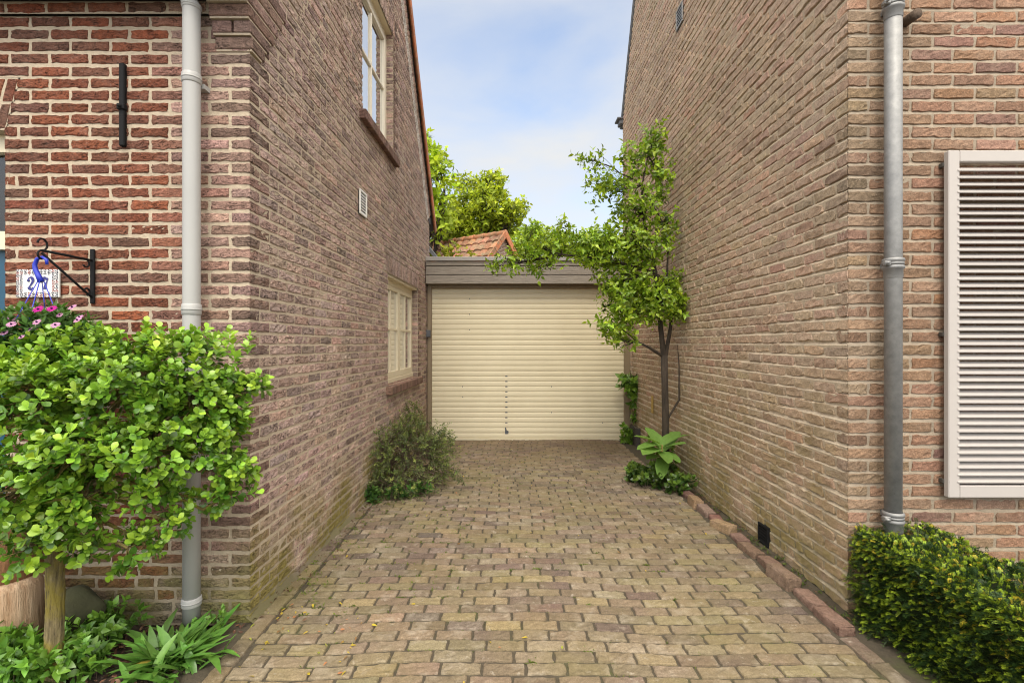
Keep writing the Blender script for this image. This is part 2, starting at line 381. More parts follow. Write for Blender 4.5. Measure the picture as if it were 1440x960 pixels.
def brick_mesh(name, O, U, V, N, H, items, colfn, rng, jv=.012, jh=.011, proud=.006, k=(6, 2), rings=(.0025, .007), wob=.0016, rough=.0012,
               tilt=.004, off=None, warp=None, rowwob=.002, strips=None, mats=None, parent=None, corner=None, slant=None):
    O, U, V, N = [np.array(t, float) for t in (O, U, V, N)]
    n = len(items); it = np.array([(a, b, r, f0, f1) for a, b, r, f0, f1 in items], float)
    row = it[:, 2]; f0 = it[:, 3] > .5; f1 = it[:, 4] > .5
    u0 = it[:, 0] + np.where(f0, 0, jh / 2) + np.where(f0, 0, rng.uniform(-.0015, .0015, n)); u1 = it[:, 1] - np.where(f1, 0, jh / 2)
    v0 = row * H + jv / 2; v1 = (row + 1) * H - jv / 2
    if corner is not None: u0 = np.where(f0 & (it[:, 0] < 1e-6), -proud, u0)
    nu, nv = k[0] + 5, k[1] + 5
    def axis(L, kk, r1, r2):
        a = np.zeros((n, kk + 5)); r2 = np.minimum(r2, L * .3); r1 = np.minimum(r1, L * .12)
        a[:, 1] = r1; a[:, -2] = L - r1; a[:, -1] = L
        for i in range(kk + 1): a[:, 2 + i] = r2 + (L - 2 * r2) * i / kk
        return a
    Lu = u1 - u0; Lv = v1 - v0
    au = axis(Lu, k[0], rings[0], rings[1]); av = axis(Lv, k[1], rings[0], rings[1])
    # flush ends keep sharp, full-height edges
    gu = np.repeat(au[:, :, None], nv, 2); gv = np.repeat(av[:, None, :], nu, 1)
    hu = np.ones((n, nu)); hu[:, 0] = 0; hu[:, 1] = .72; hu[:, -1] = 0; hu[:, -2] = .72
    hu[f0, 0] = 1; hu[f0, 1] = 1; hu[f1, -1] = 1; hu[f1, -2] = 1
    hv = np.ones((n, nv)); hv[:, 0] = 0; hv[:, 1] = .72; hv[:, -1] = 0; hv[:, -2] = .72
    h = np.minimum(hu[:, :, None], hv[:, None, :])
    lift = rng.normal(0, .0012, n)[:, None, None]
    tu = rng.normal(0, tilt, n)[:, None, None]; tv = rng.normal(0, tilt * 1.5, n)[:, None, None]
    z = h * (proud + lift + (gu - Lu[:, None, None] / 2) * tu * (1 - 0.0) + (gv - Lv[:, None, None] / 2) * tv)
    z += h * rng.normal(0, rough, z.shape)
    z = np.where(h == 0, -.004, z)
    # outline wobble
    ph = rng.uniform(0, 6.28, (n, 6))[:, :, None, None]
    amp = rng.uniform(.3, 1, (n, 1, 1)) * wob
    su = amp * (np.sin(gv * 95 + ph[:, 0]) + .7 * np.sin(gv * 210 + ph[:, 1])); sv_ = amp * (np.sin(gu * 38 + ph[:, 2]) + .8 * np.sin(gu * 97 + ph[:, 3]) + .5 * np.sin(gu * 180 + ph[:, 4]))
    fl = np.ones((n, nu)); fl[f0, 0] = 0; fl[f0, 1] = 0; fl[f1, -1] = 0; fl[f1, -2] = 0
    gu = gu + su * fl[:, :, None]; gv = gv + sv_ * np.where(np.arange(nv) < nv / 2, -1, 1)[None, None, :]
    # rounded outline corners
    cw = (1 - np.minimum(gu, Lu[:, None, None] - gu).clip(0, .008) / .008) * (1 - np.minimum(gv, Lv[:, None, None] - gv).clip(0, .008) / .008)
    z = z - cw * .003 * fl[:, :, None]
    rot = rng.normal(0, tilt * .8, n)[:, None, None]
    gv = gv + (gu - Lu[:, None, None] / 2) * rot
    uu = u0[:, None, None] + gu; vv = v0[:, None, None] + gv + rng.normal(0, rowwob, n)[:, None, None] * .5
    vv = vv + rowwob * (np.sin(uu * 2.3 + row[:, None, None] * .9) + .6 * np.sin(uu * 5.1 + row[:, None, None] * 2.1))
    if off is not None: z = z + np.array([off(int(r)) for r in row])[:, None, None]
    if warp is not None: uu, vv, z = warp(uu, vv, z, row)
    Vt = O + uu[..., None] * U + vv[..., None] * V + z[..., None] * N
    ii, jj = np.meshgrid(np.arange(nu - 1), np.arange(nv - 1), indexing='ij'); base = (ii * nv + jj).ravel()
    q = np.stack([base, base + nv, base + nv + 1, base + 1], 1)
    if np.dot(np.cross(U, V), N) < 0: q = q[:, ::-1]
    Q = (np.arange(n)[:, None, None] * (nu * nv) + q[None]).reshape(-1, 4)
    col = colfn(rng, n, it)
    if corner is not None:      # the brick turning a corner has one colour on both faces
        for i in np.where(f0)[0]: col[i] = corner(int(row[i]))
    C = np.repeat(col, nu * nv, 0); Vt = Vt.reshape(-1, 3); mi = np.zeros(len(Q), int)
    if strips:      # mortar bed behind the bricks
        sv2 = []; sq = []
        for (a, b, r) in strips:
            o_ = off(r) if off is not None else 0.0; b0 = len(Vt) + len(sv2)
            kk = max(1, int((b - a) / .5)) if warp is None else max(1, int((b - a) / .15))
            for i in range(kk):
                x0 = a + (b - a) * i / kk; x1 = a + (b - a) * (i + 1) / kk; q4 = []
                qs = ((x0, r * H, 0), (x1, r * H, 0), (x1, (r + 1) * H, 0), (x0, (r + 1) * H, 0))
                if slant is not None:
                    qs = ((x0, r * H + jv / 2, slant[0]), (x1, r * H + jv / 2, slant[0]), (x1, (r + 1) * H - jv / 2, slant[1]), (x0, (r + 1) * H - jv / 2, slant[1]), (x1, (r + 1) * H + jv / 2, slant[0]), (x0, (r + 1) * H + jv / 2, slant[0]))
                for (x, y, zs) in qs:
                    zz = o_ + zs
                    if warp is not None:
                        x_, y_, zz = [float(t.ravel()[0]) for t in warp(np.array([[[x]]]), np.array([[[y]]]), np.array([[[o_]]]), np.array([r]))]
                        x, y = x_, y_
                    sv2.append(O + x * U + y * V + zz * N)
                bb = len(Vt) + len(sv2) - len(qs); pos_ = np.dot(np.cross(U, V), N) > 0
                for t in ([[bb, bb + 1, bb + 2, bb + 3]] + ([[bb + 3, bb + 2, bb + 4, bb + 5]] if slant is not None else [])): sq.append(t if pos_ else t[::-1])
        Vt = np.concatenate([Vt, np.array(sv2)]); Q = np.concatenate([Q, np.array(sq)]); C = np.concatenate([C, np.full((len(sv2), 3), .4)])
        mi = np.concatenate([mi, np.ones(len(sq), int)])
    return link(name, fast_mesh(name, Vt, Q, C, False, mi), mats, parent)

def cols(pal, wts, jit=.16):
    pal = np.array(pal); wts = np.array(wts, float) / sum(wts)
    def f(rng, n, it):
        c = pal[rng.choice(len(pal), n, p=wts)]
        return np.clip(c * (1 + rng.normal(0, jit, (n, 1))) * (1 + rng.normal(0, .025, (n, 3))), .01, 1)
    return f
LF = cols([(.195, .064, .034), (.178, .063, .037), (.155, .062, .04), (.13, .064, .047), (.205, .066, .033)], [4, 4, 4, 1.6, .8], .13)
LS = cols([(.46, .345, .302), (.435, .325, .288), (.42, .318, .29), (.465, .33, .282), (.37, .275, .248)], [4, 4, 3, 2, 1.5])
RS = cols([(.42, .316, .236), (.40, .30, .226), (.435, .33, .246), (.42, .298, .228), (.375, .285, .213), (.44, .295, .222)], [4, 4, 3, 2, 1.4, .5], .075)
RF = cols([(.265, .155, .102), (.248, .146, .10), (.245, .16, .11), (.27, .15, .088), (.215, .125, .10), (.285, .175, .118)], [4, 4, 3, 1.4, 1.6, 2], .11)
PV = cols([(.205, .166, .112), (.195, .156, .105), (.184, .144, .103), (.165, .128, .099), (.222, .182, .108), (.142, .109, .089), (.205, .17, .125)], [5, 5, 4, 3.4, 1.8, 1.8, 2], .10)
def corner_col(fn, seed):
    def f(r):
        g = np.random.default_rng(seed * 1000 + r); return fn(g, 1, None)[0]
    return f

def runs(lo, hi, f0, f1, holes):
    """interval [lo,hi] minus holes [(a,b)]"""
    out_ = [(lo, hi, f0, f1)]
    for a, b in holes:
        nx = []
        for (x, y, p, q) in out_:
            if b <= x or a >= y: nx.append((x, y, p, q)); continue
            if a > x + .03: nx.append((x, a, p, True))
            if b < y - .03: nx.append((b, y, True, q))
        out_ = nx
    return out_
def strips_of(intervals, rows, H):
    return [(a, b, r) for r in range(rows) for (a, b, _, _) in intervals(r, (r + .5) * H)]

def pantiles(name, O, U, V, N, W, L, mats, parent, tu=.21, tv=.3, amp=.022, step=.022):
    """U along eave, V up the slope"""
    O, U, V, N = [np.array(t, float) for t in (O, U, V, N)]
    nu = int(W / tu * 8) + 1; rows_ = max(1, int(L / tv + .5)); us = np.linspace(0, W, nu); vs = []; hs = []
    for r in range(rows_):
        vs += [r * L / rows_, (r + .97) * L / rows_]; hs += [step, 0.0]
    vs = np.array(vs); hs = np.array(hs)
    prof = amp * (np.abs(np.sin(np.pi * us / tu)) ** .7)
    g = np.random.default_rng(len(name) + int(W * 100))
    tilej = g.normal(0, .004, (rows_, int(W / tu) + 2))
    ti = (us / tu).astype(int)
    Vt = np.zeros((nu, len(vs), 3)); C = np.zeros((nu, len(vs), 3))
    tc_ = np.clip(np.array([.27, .118, .068]) * (1 + g.normal(0, .3, (rows_, int(W / tu) + 2, 1))) * (1 + g.normal(0, .1, (rows_, int(W / tu) + 2, 3))), .03, 1)
    for j in range(len(vs)):
        Vt[:, j] = O + us[:, None] * U + vs[j] * V + (prof + hs[j] + tilej[j // 2, ti])[:, None] * N; C[:, j] = tc_[j // 2, ti]
    ii, jj = np.meshgrid(np.arange(nu - 1), np.arange(len(vs) - 1), indexing='ij'); b = (ii * len(vs) + jj).ravel(); k = len(vs)
    Q = np.stack([b, b + k, b + k + 1, b + 1], 1)
    if np.dot(np.cross(U, V), N) < 0: Q = Q[:, ::-1]
    return link(name, fast_mesh(name, Vt.reshape(-1, 3), Q, C.reshape(-1, 3), False), mats, parent)
def tile_mat():
    m, n, b = mat('weathered_pantile'); p = geo_pos(n); c = attr(n)
    c = mixc(n, ramp(n, noise(n, 6, 6, .65, p), .45, .68), c, (.16, .13, .075)); c = mixc(n, ramp(n, noise(n, 25, 5, .65, p), .5, .75), c, (.40, .28, .18))
    n.links.new(c, b.inputs['Base Color']); b.inputs['Roughness'].default_value = .9; bump(n, b, [(noise(n, 60, 4, .6, p), .4, .006)]); return m
M['pantile'] = tile_mat()

# ================================================================ GROUND
def sheet(name, x0, x1, y0, y1, z, m, nx=1, ny=1, hf=None):
    xs = np.linspace(x0, x1, nx + 1); ys = np.linspace(y0, y1, ny + 1); X, Y = np.meshgrid(xs, ys, indexing='ij')
    Z = np.full(X.shape, z) if hf is None else z + hf(X, Y)
    ii, jj = np.meshgrid(np.arange(nx), np.arange(ny), indexing='ij'); b = (ii * (ny + 1) + jj).ravel()
    Q = np.stack([b, b + ny + 1, b + ny + 2, b + 1], 1)
    o = link(name, fast_mesh(name, np.stack([X, Y, Z], -1).reshape(-1, 3), Q), m); o['kind'] = 'structure'; return o
sheet('ground', -400, 400, -300, 900, -.06, M['ground'])

# driveway of clay pavers
HP, LP_ = .0834, .187
DX0, DX1, DY0, DY1 = -1.22, 1.60, 0.6, 7.34
def undul(x, y):
    return .005 * np.sin(x * 1.9 + y * .8) + .004 * np.sin(x * 4.1 - y * 2.3 + 1) + .004 * np.sin(y * 3.7 + x * .7)
def pave_warp(u, v, z, row):
    X = u + DX0; Y = v + DY0
    bow = (.022 * np.sin((X + .9) * 1.15) + .010 * np.sin(X * 3.1 + Y * .9)) * np.clip((Y - 1.2) / 3, .25, 1) + .006 * np.sin(X * 7 + Y * 2.2)
    return u, v + bow, z + undul(X, Y)
rng = np.random.default_rng(3)
PR = int((DY1 - DY0) / HP)
def pave_iv(r, v):
    s = .5 * LP_ * (r % 2); a = .012 * math.sin(r * 1.7)
    return [(0 + (a if r % 2 else a - .0), DX1 - DX0 + .01 * math.sin(r * 2.3), False, False)]
def lay_pavers():
    res = []
    for r in range(PR):
        u0, u1, _, _ = pave_iv(r, 0)[0]; u = u0; first = True; fr0 = rng.uniform(.35, .65)
        while u < u1 - .03:
            L = LP_ * rng.uniform(.97, 1.03)
            if first: L *= fr0 if r % 2 else rng.uniform(.85, 1.08)
            e = u + L
            if u1 - e < .06: e = u1
            res.append((u, e, r, False, False)); u = e; first = False
    return res
def joint_mat():
    m, n, b = mat('joint_sand'); p = geo_pos(n)
    f = noise(n, 50, 5, .65, p); c = mixc(n, f, (.028, .022, .014), (.10, .08, .052))
    c = mixc(n, ramp(n, noise(n, 2.6, 5, .65, p), .54, .72), c, (.065, .07, .022))
    n.links.new(c, b.inputs['Base Color']); b.inputs['Roughness'].default_value = .95; bump(n, b, [(f, .8, .008)]); return m
M['joint'] = joint_mat()
def paver_mat():
    m, n, b = mat('clay_pavers'); p = geo_pos(n); c = attr(n)
    f1 = noise(n, 30, 6, .65, p); f2 = noise(n, 150, 4, .65, p); f3 = noise(n, 1.3, 5, .6, p); f4 = noise(n, 8, 6, .7, p)
    def scl(k): return mixc(n, 1.0, c, (k, k * .98, k * .96), 'MULTIPLY')
    c = mixc(n, ramp(n, f1, .3, .72), scl(1.15), scl(.78)); c = mixc(n, ramp(n, f2, .3, .7), scl(.66), scl(1.28))
    c = mixc(n, math_(n, 'MULTIPLY', ramp(n, f4, .52, .70), .5), c, (.40, .345, .27))
    c = mixc(n, math_(n, 'MULTIPLY', ramp(n, noise(n, 21, 6, .7, p), .60, .72), .6), c, (.46, .41, .34))
    c = mixc(n, math_(n, 'MULTIPLY', ramp(n, noise(n, 60, 5, .7, p), .60, .75), .5), c, (.10, .08, .055))
    c = mixc(n, math_(n, 'MULTIPLY', ramp(n, f3, .45, .68), .5), c, (.185, .155, .06))
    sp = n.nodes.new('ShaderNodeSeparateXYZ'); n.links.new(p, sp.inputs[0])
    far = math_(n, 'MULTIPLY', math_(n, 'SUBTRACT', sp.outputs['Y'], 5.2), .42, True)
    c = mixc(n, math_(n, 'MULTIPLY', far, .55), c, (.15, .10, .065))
    n.links.new(c, b.inputs['Base Color']); b.inputs['Roughness'].default_value = .85; b.inputs['Specular IOR Level'].default_value = .3
    bump(n, b, [(f1, .7, .010), (f2, .8, .004)]); return m
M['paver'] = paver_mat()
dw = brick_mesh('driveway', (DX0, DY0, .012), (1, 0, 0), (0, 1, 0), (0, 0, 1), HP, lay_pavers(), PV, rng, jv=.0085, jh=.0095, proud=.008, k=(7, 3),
                rings=(.003, .009), wob=.0028, rough=.0016, tilt=.009, warp=pave_warp, rowwob=.002,
                strips=[(a - .25, b + .3, r) for r in range(PR) for (a, b, _, _) in pave_iv(r, 0)], mats=[M['paver'], M['joint']])
dw['kind'] = 'structure'
# lengthwise course of pavers on each edge of the driveway
def edge_course(name, x0, y0, y1, wdt, sx, seed, z=.012):
    g = np.random.default_rng(seed); its = []; u = 0
    while u < y1 - y0 - .1:
        its.append((u, u + .2 * g.uniform(.95, 1.05), 0, False, False)); u = its[-1][1]
    def wp(uu, vv, zz, row): return uu, vv, zz + undul(x0 + sx * uu, y0 + uu)
    o = brick_mesh(name, (x0, y0, z), (sx, 1, 0), (1, 0, 0), (0, 0, 1), wdt, its, PV, g, jv=.010, jh=.010, proud=.011, k=(6, 3), rings=(.003, .009), wob=.003,
                   strips=[(0, y1 - y0, 0)],
                   tilt=.016, warp=wp, mats=[M['paver'], M['joint']])
    o['kind'] = 'structure'; return o
edge_course('kerb_strip', -1.318, .6, 5.2, .092, .0, 5)
edge_course('kerb_strip', 1.605, .6, 2.38, .092, .0, 6)

def bumpy(X, Y): return .012 * np.sin(X * 9 + Y * 5) + .01 * np.sin(X * 17 - Y * 13) + .006 * np.sin(Y * 31 + X * 23)
sheet('planting_bed', -5.2, -1.315, .2, 2.6, -.012, M['soil'], 90, 60, bumpy)
sheet('soil_strip', 1.59, 1.85, 2.35, 7.4, -.012, M['soil'], 10, 90, lambda X, Y: .4 * bumpy(X, Y) + .008)
sheet('hedge_bed', 1.700, 5.2, .2, 2.66, -.020, M['soil'], 60, 40, lambda X, Y: .5 * bumpy(X, Y))
# grey mortar fillet between the driveway and the left wall
SLP = .020
LD, RD, LX, RX = 2.53, 2.64, -1.345, 1.816
def lwx(d): return LX + SLP * (d - LD)
f_ = MB()
N_ = 40
vs = []
for i in range(N_ + 1):
    d = LD - .02 + 4.7 * i / N_; j = .012 * math.sin(i * 2.1) + .01 * math.sin(i * .7)
    vs += [(lwx(d) - .01, d, .05 + j), (lwx(d) + .016 + .5 * j, d, .030 + .8 * j), (lwx(d) + .042 + 1.2 * j, d, .008)]
f_.add(vs, [(3 * i + k, 3 * i + k + 1, 3 * i + k + 4, 3 * i + k + 3) for i in range(N_) for k in (0, 1)], sm=True)
M['cement'] = mortar_mat('weathered_cement', (.17, .135, .10), .25, .9)
fo = f_.build('mortar_fillet', M['cement']); fo['kind'] = 'structure'

# ================================================================ LEFT HOUSE
HL, SLs, SLh = .0627, .206, .10
SDs, SDh = .200, .097
house = thing('brick_house', 'red brown brick house on the left with grey downpipe and cream windows', 'house', (LX, LD, 0))
def put(o):           # keep world placement under the house empty
    o.matrix_parent_inverse = o.parent.matrix_world.inverted() if False else o.matrix_parent_inverse
    return o
def under(o, root):
    o.parent = root; o.location = tuple(-Vector(root.location)); return o
ang = math.atan(SLP); LU = np.array([math.sin(ang), math.cos(ang), 0]); LN = np.array([math.cos(ang), -math.sin(ang), 0]); UP = np.array([0, 0, 1.0])
LO = np.array([LX, LD, 0.0])
def lu(d): return (d - LD) / math.cos(ang)
WLEN = lu(7.50); EAVE = 3.42; RSL = 1.318; RIDGE_U = WLEN / 2
def gable_top(u): return EAVE + RSL * min(u, WLEN - u)
UW = (lu(4.322), lu(5.386), 3.486, 4.845)
LW = (lu(5.156), lu(6.678), 1.0, 2.182)
rowsL = int((EAVE + RSL * RIDGE_U) / HL)
VENT_L = (lu(4.209), lu(4.401), 2.59, 2.79)
def iv_side(r, v):
    lo, hi = 0.0, WLEN
    if v > EAVE: t = (v - EAVE) / RSL; lo, hi = t, WLEN - t
    if hi - lo < .1: return []
    holes = []
    for (a, b, z0, z1) in (UW, LW):
        if z0 < v < z1: holes.append((a, b))
    # soldier course above the lower window
    if LW[3] < v < LW[3] + .2: holes.append((LW[0] - .06, LW[1] + .06))
    if UW[3] < v < UW[3] + .2: holes.append((UW[0] - .06, UW[1] + .06))
    if VENT_L[2] < v < VENT_L[3]: holes.append((VENT_L[0], VENT_L[1]))
    return runs(lo, hi, True, True, holes)
rng = np.random.default_rng(11)
lc = corner_col(cols([(.27, .175, .145), (.25, .165, .145), (.225, .15, .13)], [1, 1, 1]), 4)
side_items = lay(rowsL, HL, SDs, SDh, .011, iv_side, rng, .34)
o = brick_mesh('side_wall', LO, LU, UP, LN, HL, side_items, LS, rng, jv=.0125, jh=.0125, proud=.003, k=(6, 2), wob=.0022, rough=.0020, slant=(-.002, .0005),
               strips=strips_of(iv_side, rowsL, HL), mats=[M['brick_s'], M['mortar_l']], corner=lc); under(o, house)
o['label'] = 'purple brown brick gable wall facing the driveway'
# soldier courses over the two windows
def soldiers(name, O, U, N, u0, u1, z0, hgt, fn, mats, root, pitch=.0627, seed=1, prd=.0055, tag_=None):
    g = np.random.default_rng(seed); k = int(round((u1 - u0) / pitch)); pitch = (u1 - u0) / k
    its = [(0, hgt, i, False, False) for i in range(k)]
    o_ = brick_mesh(name, np.array(O) + np.array(U) * u0 + UP * z0, UP, U, N, pitch, its, fn, g, jv=.0115, jh=.008, proud=prd, k=(5, 2), wob=.0016,
                    strips=[(0, hgt, i) for i in range(k)], mats=mats)
    return under(o_, root)
soldiers('lintel', LO, LU, LN, LW[0] - .06, LW[1] + .06, math.ceil(LW[3] / HL - .5) * HL, 3 * HL, LS, [M['brick_s'], M['mortar_l']], house, seed=3)
soldiers('lintel', LO, LU, LN, UW[0] - .06, UW[1] + .06, math.ceil(UW[3] / HL - .5) * HL, 3 * HL, LS, [M['brick_s'], M['mortar_l']], house, seed=4)

# front wall with the door opening
FRX = -2.603; DOOR_W = 1.05
rowsF = int(3.3 / HL)
ARCH0, ARCH1 = 2.55, 2.82
def iv_front(r, v):      # u runs left from the corner
    holes = []
    a, b = -FRX + LX, -FRX + LX + DOOR_W
    if v < ARCH0: holes.append((a, b))
    elif v < ARCH1: t = (v - ARCH0) * .27; holes.append((a - t, b + t))
    return runs(0, 4.2, True, False, holes)
rng = np.random.default_rng(12)
fr_items = lay(rowsF, HL, SLs, SLh, .011, iv_front, rng, .2)
fr_items = [(a, b, r, p, q) for (a, b, r, p, q) in fr_items]
def LFmix(g, n, it):
    c = LF(g, n, it); d = LS(g, n, it); u = it[:, 0]; t = np.clip((.36 - u) / .2, 0, 1)[:, None] * g.uniform(.55, 1, (n, 1))
    c = c * (1 - t) + d * t * np.array([.95, .88, .86]); pl = it[:, 2] < 2
    c[pl] = np.array([.27, .235, .20]) * g.uniform(.85, 1.15, (pl.sum(), 1)); k_ = (it[:, 2] >= 2) & (it[:, 2] < 4) & (g.random(n) < .6); c[k_] = c[k_] * .5 + np.array([.15, .125, .11]); return c
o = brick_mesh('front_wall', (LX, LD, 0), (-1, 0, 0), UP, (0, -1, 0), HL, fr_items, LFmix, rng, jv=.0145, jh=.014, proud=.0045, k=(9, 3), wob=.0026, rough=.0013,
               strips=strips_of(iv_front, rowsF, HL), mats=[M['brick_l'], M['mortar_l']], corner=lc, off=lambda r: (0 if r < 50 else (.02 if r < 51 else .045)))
under(o, house); o['label'] = 'red brick front wall with broad sandy joints'
# splayed flat arch over the door
g = np.random.default_rng(5); a0 = -FRX + LX; K = 17
arch_its = [(0, ARCH1 - ARCH0 - .13, i, False, False) for i in range(K)] + [(ARCH1 - ARCH0 - .13, ARCH1 - ARCH0, i, False, False) for i in range(K)]
def arch_warp(u, v, z, row):     # u = up, v = along
    mid = DOOR_W / 2; return u, (v - mid) * (1 + u * .54) + mid, z
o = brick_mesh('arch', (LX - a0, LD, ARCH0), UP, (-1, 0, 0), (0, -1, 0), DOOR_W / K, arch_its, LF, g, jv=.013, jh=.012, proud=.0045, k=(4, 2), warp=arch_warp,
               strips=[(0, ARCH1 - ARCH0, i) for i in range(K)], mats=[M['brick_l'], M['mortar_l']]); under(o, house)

# brick reveals of windows (far reveal faces the camera)
def reveal(u, z0, z1, depth, far=True, seed=9):
    rws = int(round((z1 - z0) / HL)); h = (z1 - z0) / rws; g = np.random.default_rng(seed)
    O = LO + LU * u + UP * z0; U = -LN; N = -LU if far else LU
    its = [(0, depth, i, False, False) for i in range(rws)]
    o_ = brick_mesh('reveal', O, U, UP, N, h, its, LS, g, jv=.0125, jh=.004, proud=.0035, k=(3, 2), strips=[(0, depth, i) for i in range(rws)], mats=[M['brick_s'], M['mortar_l']])
    under(o_, house)
for (a, b, z0, z1) in (UW, LW):
    reveal(b, z0, z1, .1, True, int(z0 * 10)); reveal(a, z0, z1, .1, False, int(z0 * 10) + 1)

def local_box(mb, a, b, c0, c1, z0, z1, m=0, bev=.004):
    """box in side-wall frame: u a..b, out (normal) c0..c1, z"""
    mb.obox(LO + LU * a + LN * c0 + UP * z0, LU * (b - a), LN * (c1 - c0), UP * (z1 - z0), m, bev=bev)

def window(u0, u1, z0, z1, casements, blind, mf, seed):
    fr = MB(); t = .055
    # outer frame
    local_box(fr, u0, u1, -.13, -.075, z1 - .075, z1); local_box(fr, u0, u1, -.13, -.06, z0 + .002, z0 + .06)
    local_box(fr, u0, u0 + t, -.13, -.075, z0 + .06, z1 - .075); local_box(fr, u1 - t, u1, -.13, -.075, z0 + .06, z1 - .075)
    a, b = u0 + t, u1 - t; W = (b - a) / casements; panes = []
    for i in range(casements):
        p, q = a + W * i + .002, a + W * (i + 1) - .002; s = .048; zt, zb = z1 - .078, z0 + .062
        for (x0, x1, y0, y1) in ((p, p + s, zb, zt), (q - s, q, zb, zt), (p + s, q - s, zt - s, zt), (p + s, q - s, zb, zb + s * 1.5)):
            local_box(fr, x0, x1, -.12, -.068 , y0, y1)
        m_ = (p + q) / 2; zm = zb + (zt - zb) * .53
        local_box(fr, m_ - .012, m_ + .012, -.112, -.074, zb + s * 1.5, zt - s); local_box(fr, p + s, m_ - .012, -.112, -.074, zm - .014, zm + .014); local_box(fr, m_ + .012, q - s, -.112, -.074, zm - .014, zm + .014)
        panes.append((p + s - .005, q - s + .005, zb + s, zt - s + .005))
    wo = fr.build('window', mf); under(wo, house)
    for (p, q, y0, y1) in panes:
        g_ = MB(); local_box(g_, p, q, -.099, -.093, y0, y1, bev=0); go = g_.build('pane', M['glass'], wo)
    sh = MB()
    if blind:
        nsl = int((z1 - z0) / .05)
        for i in range(nsl):
            z = z0 + .02 + i * .05; base = LO + LU * (u0 + .02) + LN * -.2 + UP * z
            sh.obox(base, LU * (u1 - u0 - .04), LN * .035 + UP * .022, UP * .003 + LN * -.0015)
        so = sh.build('blind', M['blind'], wo)
    else:
        vsx = []; nn = 80
        for i in range(nn + 1):
            u = u0 + (u1 - u0) * i / nn; c = -.19 + .018 * math.sin(i * .95) + .008 * math.sin(i * 2.3)
            vsx += [LO + LU * u + LN * c + UP * z0, LO + LU * u + LN * c + UP * z1]
        sh.add(vsx, [(2 * i, 2 * i + 2, 2 * i + 3, 2 * i + 1) for i in range(nn)], sm=True); so = sh.build('curtain', M['curtain'], wo)
    # brick-on-edge sill, sloping out
    g = np.random.default_rng(seed); sb = MB(); k = int((u1 - u0 + .14) / .063); pw = (u1 - u0 + .14) / k
    for i in range(k):
        a_ = u0 - .07 + i * pw; c = LS(g, 1, None)[0] * np.array([.50, .42, .38]); j = g.normal(0, .0015)
        sb.obox(LO + LU * (a_ + .002) + LN * -.075 + UP * (z0 - .085 + .012 + j), LU * (pw - .004), LN * (.135) + UP * -.012, UP * .085, 0, tuple(c), .006)
    sb.build('sill', M['brick_l'], wo)
    return wo
window(UW[0], UW[1], UW[2], UW[3], 1, False, M['cream_w'], 31)['label'] = 'upper off-white window with four panes'
window(LW[0], LW[1], LW[2], LW[3], 2, True, M['cream'], 32)['label'] = 'lower cream window with blinds'
# dark lintel boards above the windows
for (a, b, z0, z1) in (UW, LW):
    mb = MB(); local_box(mb, a, b, -.08, -.012, z1 - .012, z1 + .02, bev=0); under(mb.build('head_board', M['cream']), house)

# inner body and roof
body = MB()
def LP3(u, c, z): return LO + LU * u + LN * c + UP * z
ib = .26
prof_ = [(.02, 0), (WLEN - .02, 0), (WLEN - .02, EAVE - .12), (RIDGE_U, EAVE + RSL * RIDGE_U - .15), (.02, EAVE - .12)]
prof_ = [(.25, 0), (WLEN, 0), (WLEN, EAVE - .1), (RIDGE_U, EAVE + RSL * RIDGE_U - .2), (.25, EAVE + .2)]
v_ = [LP3(u, -ib, z) for u, z in prof_] + [LP3(u, -5.5, z) for u, z in prof_]
body.add(v_, [(0, 1, 2, 3, 4), (9, 8, 7, 6, 5)] + [(i, i + 5, (i + 1) % 5 + 5, (i + 1) % 5) for i in range(5)])
under(body.build('inner_wall', M['plaster']), house)
cb = MB()      # close the cavity at the rear corner
local_box(cb, WLEN - .1, WLEN - .002, -ib, -.006, 0, EAVE, bev=0); under(cb.build('rear_wall', M['mortar_l']), house)
sl = math.atan(RSL); su_, cu_ = math.sin(sl), math.cos(sl)
Lrf = (RIDGE_U + .2) / cu_
rear = pantiles('roof', LP3(WLEN + .2, .05, EAVE - .2 * RSL + .06), -LN, nrm(-LU * cu_ + UP * su_), nrm(LU * su_ + UP * cu_), 5.6, Lrf, M['pantile'], None); under(rear, house)
front = pantiles('roof', LP3(-.2, .05, EAVE - .2 * RSL + .06), -LN, nrm(LU * cu_ + UP * su_), nrm(-LU * su_ + UP * cu_), 5.6, Lrf, M['pantile'], None); under(front, house)
# roof boarding under tiles (thickness)
rb = MB()
for (s0, du) in ((WLEN + .18, -1), (-.18, 1)):
    o0 = LP3(s0, .03, EAVE - .18 * RSL + .01); d_ = nrm(du * LU * cu_ + UP * su_)
    rb.obox(o0, d_ * (Lrf - .03), -LN * 5.5, nrm(-du * LU * su_ + UP * cu_) * .05)
under(rb.build('roof_boarding', M['shadowgap']), house)
